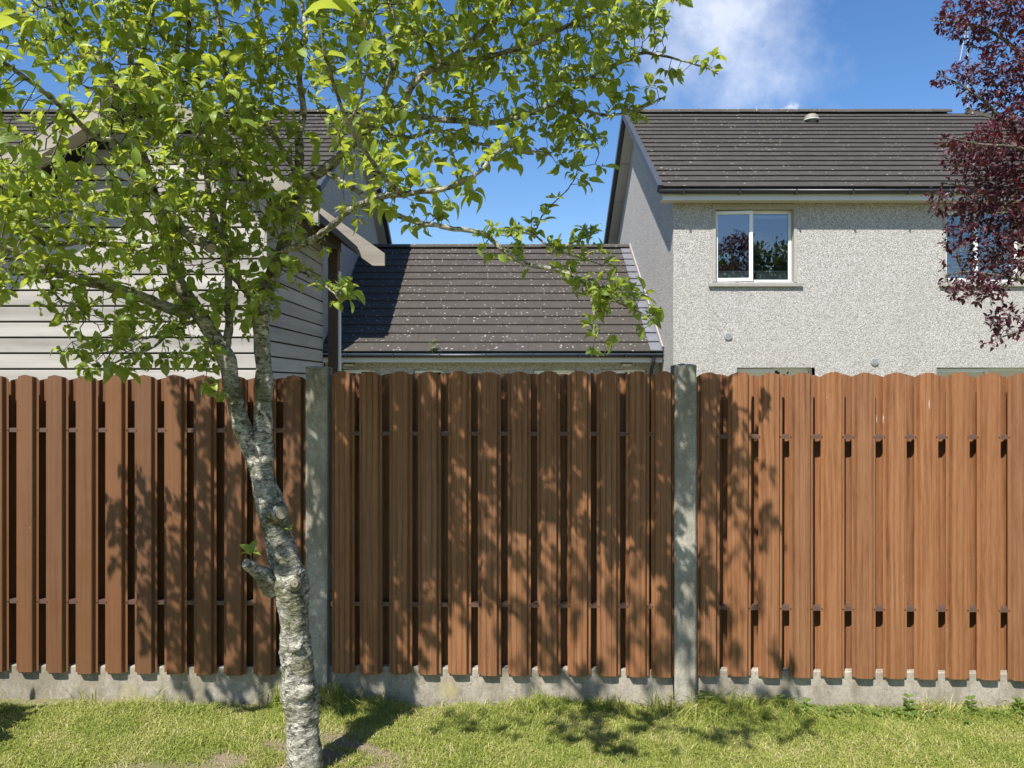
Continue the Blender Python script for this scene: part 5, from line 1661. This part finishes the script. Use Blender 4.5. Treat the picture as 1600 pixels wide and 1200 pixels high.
back_tree(-2.95, 2.95, 1.05, .34, 80, 'leafy garden shrub on the lawn just outside the picture', .055, .12, 'garden_shrub', 'shrub')
back_tree(6.4, -10.5, 8.0, 2.6, 72, 'broad garden tree added behind the viewer to cut sky light, mirrored in the house windows')  # this and the next two are added to dim the low sky on the fence
back_tree(-0.5, -11.0, 8.6, 2.7, 73, 'tall garden tree added straight behind the viewer to cut sky light')
back_tree(-7.5, -10.5, 8.0, 2.6, 74, 'garden tree added behind the viewer on the shed side to cut sky light')

# ------------------------------------------------------------------ lawn grass
def blades(n, xr_, yr_, h, seed, dens=None, wid=.0030, lean=.5):
    g = np.random.default_rng(seed)
    x = g.uniform(*xr_, n); y = g.uniform(*yr_, n)
    if dens is not None:
        k = g.random(n) < dens(x, y)
        x, y = x[k], y[k]
    n = len(x)
    z = ground_h(x, y)
    hh = h(x, y) * g.lognormal(0, .32, n)
    az = g.uniform(0, 2 * np.pi, n); ln = np.minimum(np.abs(g.normal(0, lean, n)) + .15, 2.6)
    dx, dy = np.cos(az) * ln, np.sin(az) * ln
    pa = g.uniform(0, 2 * np.pi, n)
    wx, wy = np.cos(pa) * wid, np.sin(pa) * wid
    p = np.stack([x, y, z], 1)
    v = np.zeros((n, 5, 3))
    v[:, 0] = p + np.stack([-wx, -wy, 0 * x], 1)
    v[:, 1] = p + np.stack([wx, wy, 0 * x], 1)
    m = p + np.stack([dx * hh * .35, dy * hh * .35, hh * .62], 1)
    v[:, 2] = m + np.stack([wx, wy, 0 * x], 1) * .8
    v[:, 3] = m - np.stack([wx, wy, 0 * x], 1) * .8
    v[:, 4] = p + np.stack([dx * hh, dy * hh, hh * np.maximum(.12, 1 - .33 * ln)], 1)
    return v


def lawn_density(x, y):
    n = np.sin(x * 3.1 + 1.3 * np.sin(y * 4.3)) * np.sin(y * 5.7 + 1.1 * np.sin(x * 2.2)) + .5 * np.sin(x * 9.1 + y * 7.3)
    d = .80 + .18 * n
    bare = np.exp(-(((x - TB.x + .02) / .50) ** 2 + ((y - TB.y - .14) / .24) ** 2)) * (.85 + .35 * np.sin(x * 17 + 3 * np.sin(y * 13)))
    bare2 = .8 * np.exp(-(((x + 1.62) / .35) ** 2 + ((y - 3.20) / .08) ** 2))
    return np.clip(d - 1.15 * bare - bare2, .03, 1)


def lawn_height(x, y):
    edge = np.exp(-((fence_y(x) - .02 - y) / .09) ** 2)
    tuft = edge * (0.5 + 0.5 * np.sin(x * 4.7 + 1) * np.sin(x * 11.3))
    pp = np.exp(-((x - fence_x(PL)) / .13) ** 2) + .8 * np.exp(-((x - fence_x(PR) - .12) / .22) ** 2)
    return .0185 + .006 * np.sin(x * 6.1) * np.sin(y * 8.7) + .050 * np.clip(tuft, 0, 1) + .055 * pp * np.exp(-((fence_y(x) - .04 - y) / .10) ** 2)


def tri_mesh(v):
    n = len(v)
    b = (np.arange(n) * 5)[:, None]
    f = np.concatenate([np.concatenate([b + 0, b + 1, b + 2], 1), np.concatenate([b + 0, b + 2, b + 3], 1), np.concatenate([b + 3, b + 2, b + 4], 1)])
    return v.reshape(-1, 3), f


va = blades(330000, (-3.3, 3.5), (3.02, 3.86), lawn_height, 1, lawn_density, .0021, 1.1)
vb = blades(60000, (-3.6, 3.8), (1.6, 3.05), lawn_height, 2, lawn_density, .0030, 1.0)
allv = np.concatenate([va, vb])
v_, f_ = tri_mesh(allv)
gr = mesh_obj('grass', np_mesh('grass', v_, f_, M['grass']))
tag(gr, 'short sunlit lawn grass with bare patches and leaf shadow', 'grass', None, 'stuff')

# longer stems leaning on the gravel boards
def long_tuft(x, n, h, seed, label):
    g = np.random.default_rng(seed)
    y = fence_y(x) - .05
    v = []
    F3 = []
    for k in range(n):
        az = g.uniform(0, 6.28); L_ = 1.3 * h * g.uniform(.5, 1.15); le_ = g.uniform(.2, .75)
        p0 = np.array([x + g.normal(0, .035), y + g.normal(0, .018), 0.0]); p0[2] = float(ground_h(p0[0], p0[1]))
        d = np.array([math.cos(az), -abs(math.sin(az)) * .5, 0])
        pts = [p0 + np.array([0, 0, L_ * t]) * (1 - .35 * le_ * t) + d * le_ * L_ * t * t for t in np.linspace(0, 1, 6)]
        s_ = np.cross(d, [0, 0, 1]); s_ /= np.linalg.norm(s_)
        b = len(v)
        for i, q in enumerate(pts):
            wd = .0042 * (1 - (i / 5) ** 2) + .0003
            v += [q - s_ * wd, q + s_ * wd]
        for i in range(5):
            F3.append((b + 2 * i, b + 2 * i + 1, b + 2 * i + 3, b + 2 * i + 2))
    o = mesh_obj('grass_tuft', np_mesh('grass_tuft', np.array(v) - np.array([x, y, 0]), F3, M['grass']), None, None, (x, y, 0))
    tag(o, label, 'grass tuft', 'long grass tufts along the fence')


long_tuft(fence_x(1170), 16, .13, 1, 'long thin grass stems crossing on the sunny gravel board near the pale post')
long_tuft(fence_x(1455), 18, .10, 2, 'small spray of long grass on the sunny gravel board, nearer the edge of the picture')
long_tuft(fence_x(1100), 60, .12, 3, 'dense green grass tuft at the foot of the pale concrete post')
long_tuft(fence_x(522), 60, .13, 4, 'dense shaded grass tuft at the foot of the mossy post')
long_tuft(fence_x(960), 30, .10, 5, 'long grass tuft under the dappled gravel board')
long_tuft(fence_x(435), 44, .13, 6, 'long grass tuft behind the foot of the tree trunk')
long_tuft(fence_x(1030), 46, .13, 8, 'dense long grass tuft in front of the dappled gravel board beside the pale post')
long_tuft(fence_x(1140), 40, .09, 9, 'low spreading grass tuft just past the pale post on the sunny side')
long_tuft(fence_x(840), 22, .07, 10, 'short sparse grass tuft under the middle of the dappled gravel board')
long_tuft(fence_x(150), 10, .11, 7, 'few long grass stems on the stained gravel board')


def weed(px, h, seed, label, n=14):
    g = np.random.default_rng(seed)
    x = fence_x(px); y = fence_y(x) - .045
    z0 = float(ground_h(x, y))
    h *= 1.45
    wd = empty('weed', (x, y, z0), label, 'weed', 'leafy weeds along the gravel board')
    V, F = [], []
    tube(np.array([[0, 0, -.02], [.004, -.003, h * .5], [0, -.008, h]]), [.0022, .0018, .001], 5, V, F)
    mesh_obj('stem', np_mesh('stem', np.concatenate(V), np.concatenate(F), M['weed'], True), None, wd)
    v, f, uv = leaf_shape(seed, .34, .7, .2)
    me = np_mesh('leaf', v, f, M['weed'], True, uv)
    for k in range(n):
        t = k / n
        a_ = k * 2.4 + g.normal(0, .3)
        tv = np.array([math.cos(a_), math.sin(a_) * .8 - .1, .35 + .5 * t])
        fr = frames(tv[None], np.array([[0, -.3, 1.0]]))[0]
        s_ = .042 * (1.15 - .6 * t) * g.uniform(.8, 1.2)
        o = mesh_obj('leaf', me, None, wd)
        p_ = np.array([0, -.004, h * (.15 + .85 * t)]) + tv / np.linalg.norm(tv) * s_ * .2
        o.matrix_local = Matrix([[*(fr[r_] * s_), p_[r_]] for r_ in range(3)] + [[0, 0, 0, 1]])


weed(1412, .075, 1, 'upright leafy weed in the middle of the sunny gravel board')
weed(1508, .070, 2, 'leafy weed on the sunny gravel board, second from the picture edge')
weed(1582, .060, 3, 'leafy weed on the sunny gravel board at the picture edge', 18)
weed(1211, .060, 4, 'small upright weed beside the crossing grass stems')
weed(1254, .045, 5, 'smallest weed on the sunny gravel board', 9)
weed(1097, .085, 6, 'bright weed in the corner by the pale concrete post', 8)
gv = blob_points([], 1, g2) if False else None
# low ground cover creeping along the sunny board
g3 = np.random.default_rng(8)
n = 900
x = g3.uniform(fence_x(1180), fence_x(1690), n); y = fence_y(x) - .03 - np.abs(g3.normal(0, .045, n))
z = ground_h(x, y) + g3.uniform(.008, .040, n)
Rm = frames(np.stack([g3.normal(size=n), g3.normal(size=n) - .4, g3.uniform(.1, .6, n)], 1), np.tile([[0, -.3, 1.0]], (n, 1)) + g3.normal(0, .3, (n, 3)))
v, f, uv = leaf_shape(5, .40, .6, .2)
sz = .018 * g3.lognormal(0, .25, n)
vv = np.einsum('nij,vj->nvi', Rm, v) * sz[:, None, None] + np.stack([x, y, z], 1)[:, None]
ff = (f[None] + (np.arange(n) * len(v))[:, None, None]).reshape(-1, 4)
o = mesh_obj('ground_cover', np_mesh('ground_cover', vv.reshape(-1, 3), ff, M['weed'], True, np.tile(uv, (n, 1))))
tag(o, 'low leafy ground cover creeping along the sunny gravel board', 'ground cover', None, 'stuff')

# a weed that seeded itself in the low gutter
wx = W(676, 545, YE - .05)
wd = empty('gutter_weed', wx, 'small pale weed growing in the low black gutter', 'weed')
v, f, uv = leaf_shape(31, .18, .6, .2)
me = np_mesh('leaf', v, f, M['weed'], True, uv)
V, F = [], []
tube(np.array([[0, 0, -.1], [.01, 0, .05], [.0, -.02, .17]]), [.006, .005, .003], 5, V, F)
mesh_obj('stem', np_mesh('stem', np.concatenate(V), np.concatenate(F), M['weed'], True), None, wd)
for k in range(14):
    a_ = k * 2.4; t = k / 14
    tv = np.array([math.cos(a_), -abs(math.sin(a_)) * .6, .2 + .5 * t]); fr = frames(tv[None], np.array([[0, -.5, 1.0]]))[0]
    o = mesh_obj('leaf', me, None, wd); s_ = .09
    p_ = np.array([0, -.01, -.03 + .2 * t])
    o.matrix_local = Matrix([[*(fr[r_] * s_), p_[r_]] for r_ in range(3)] + [[0, 0, 0, 1]])
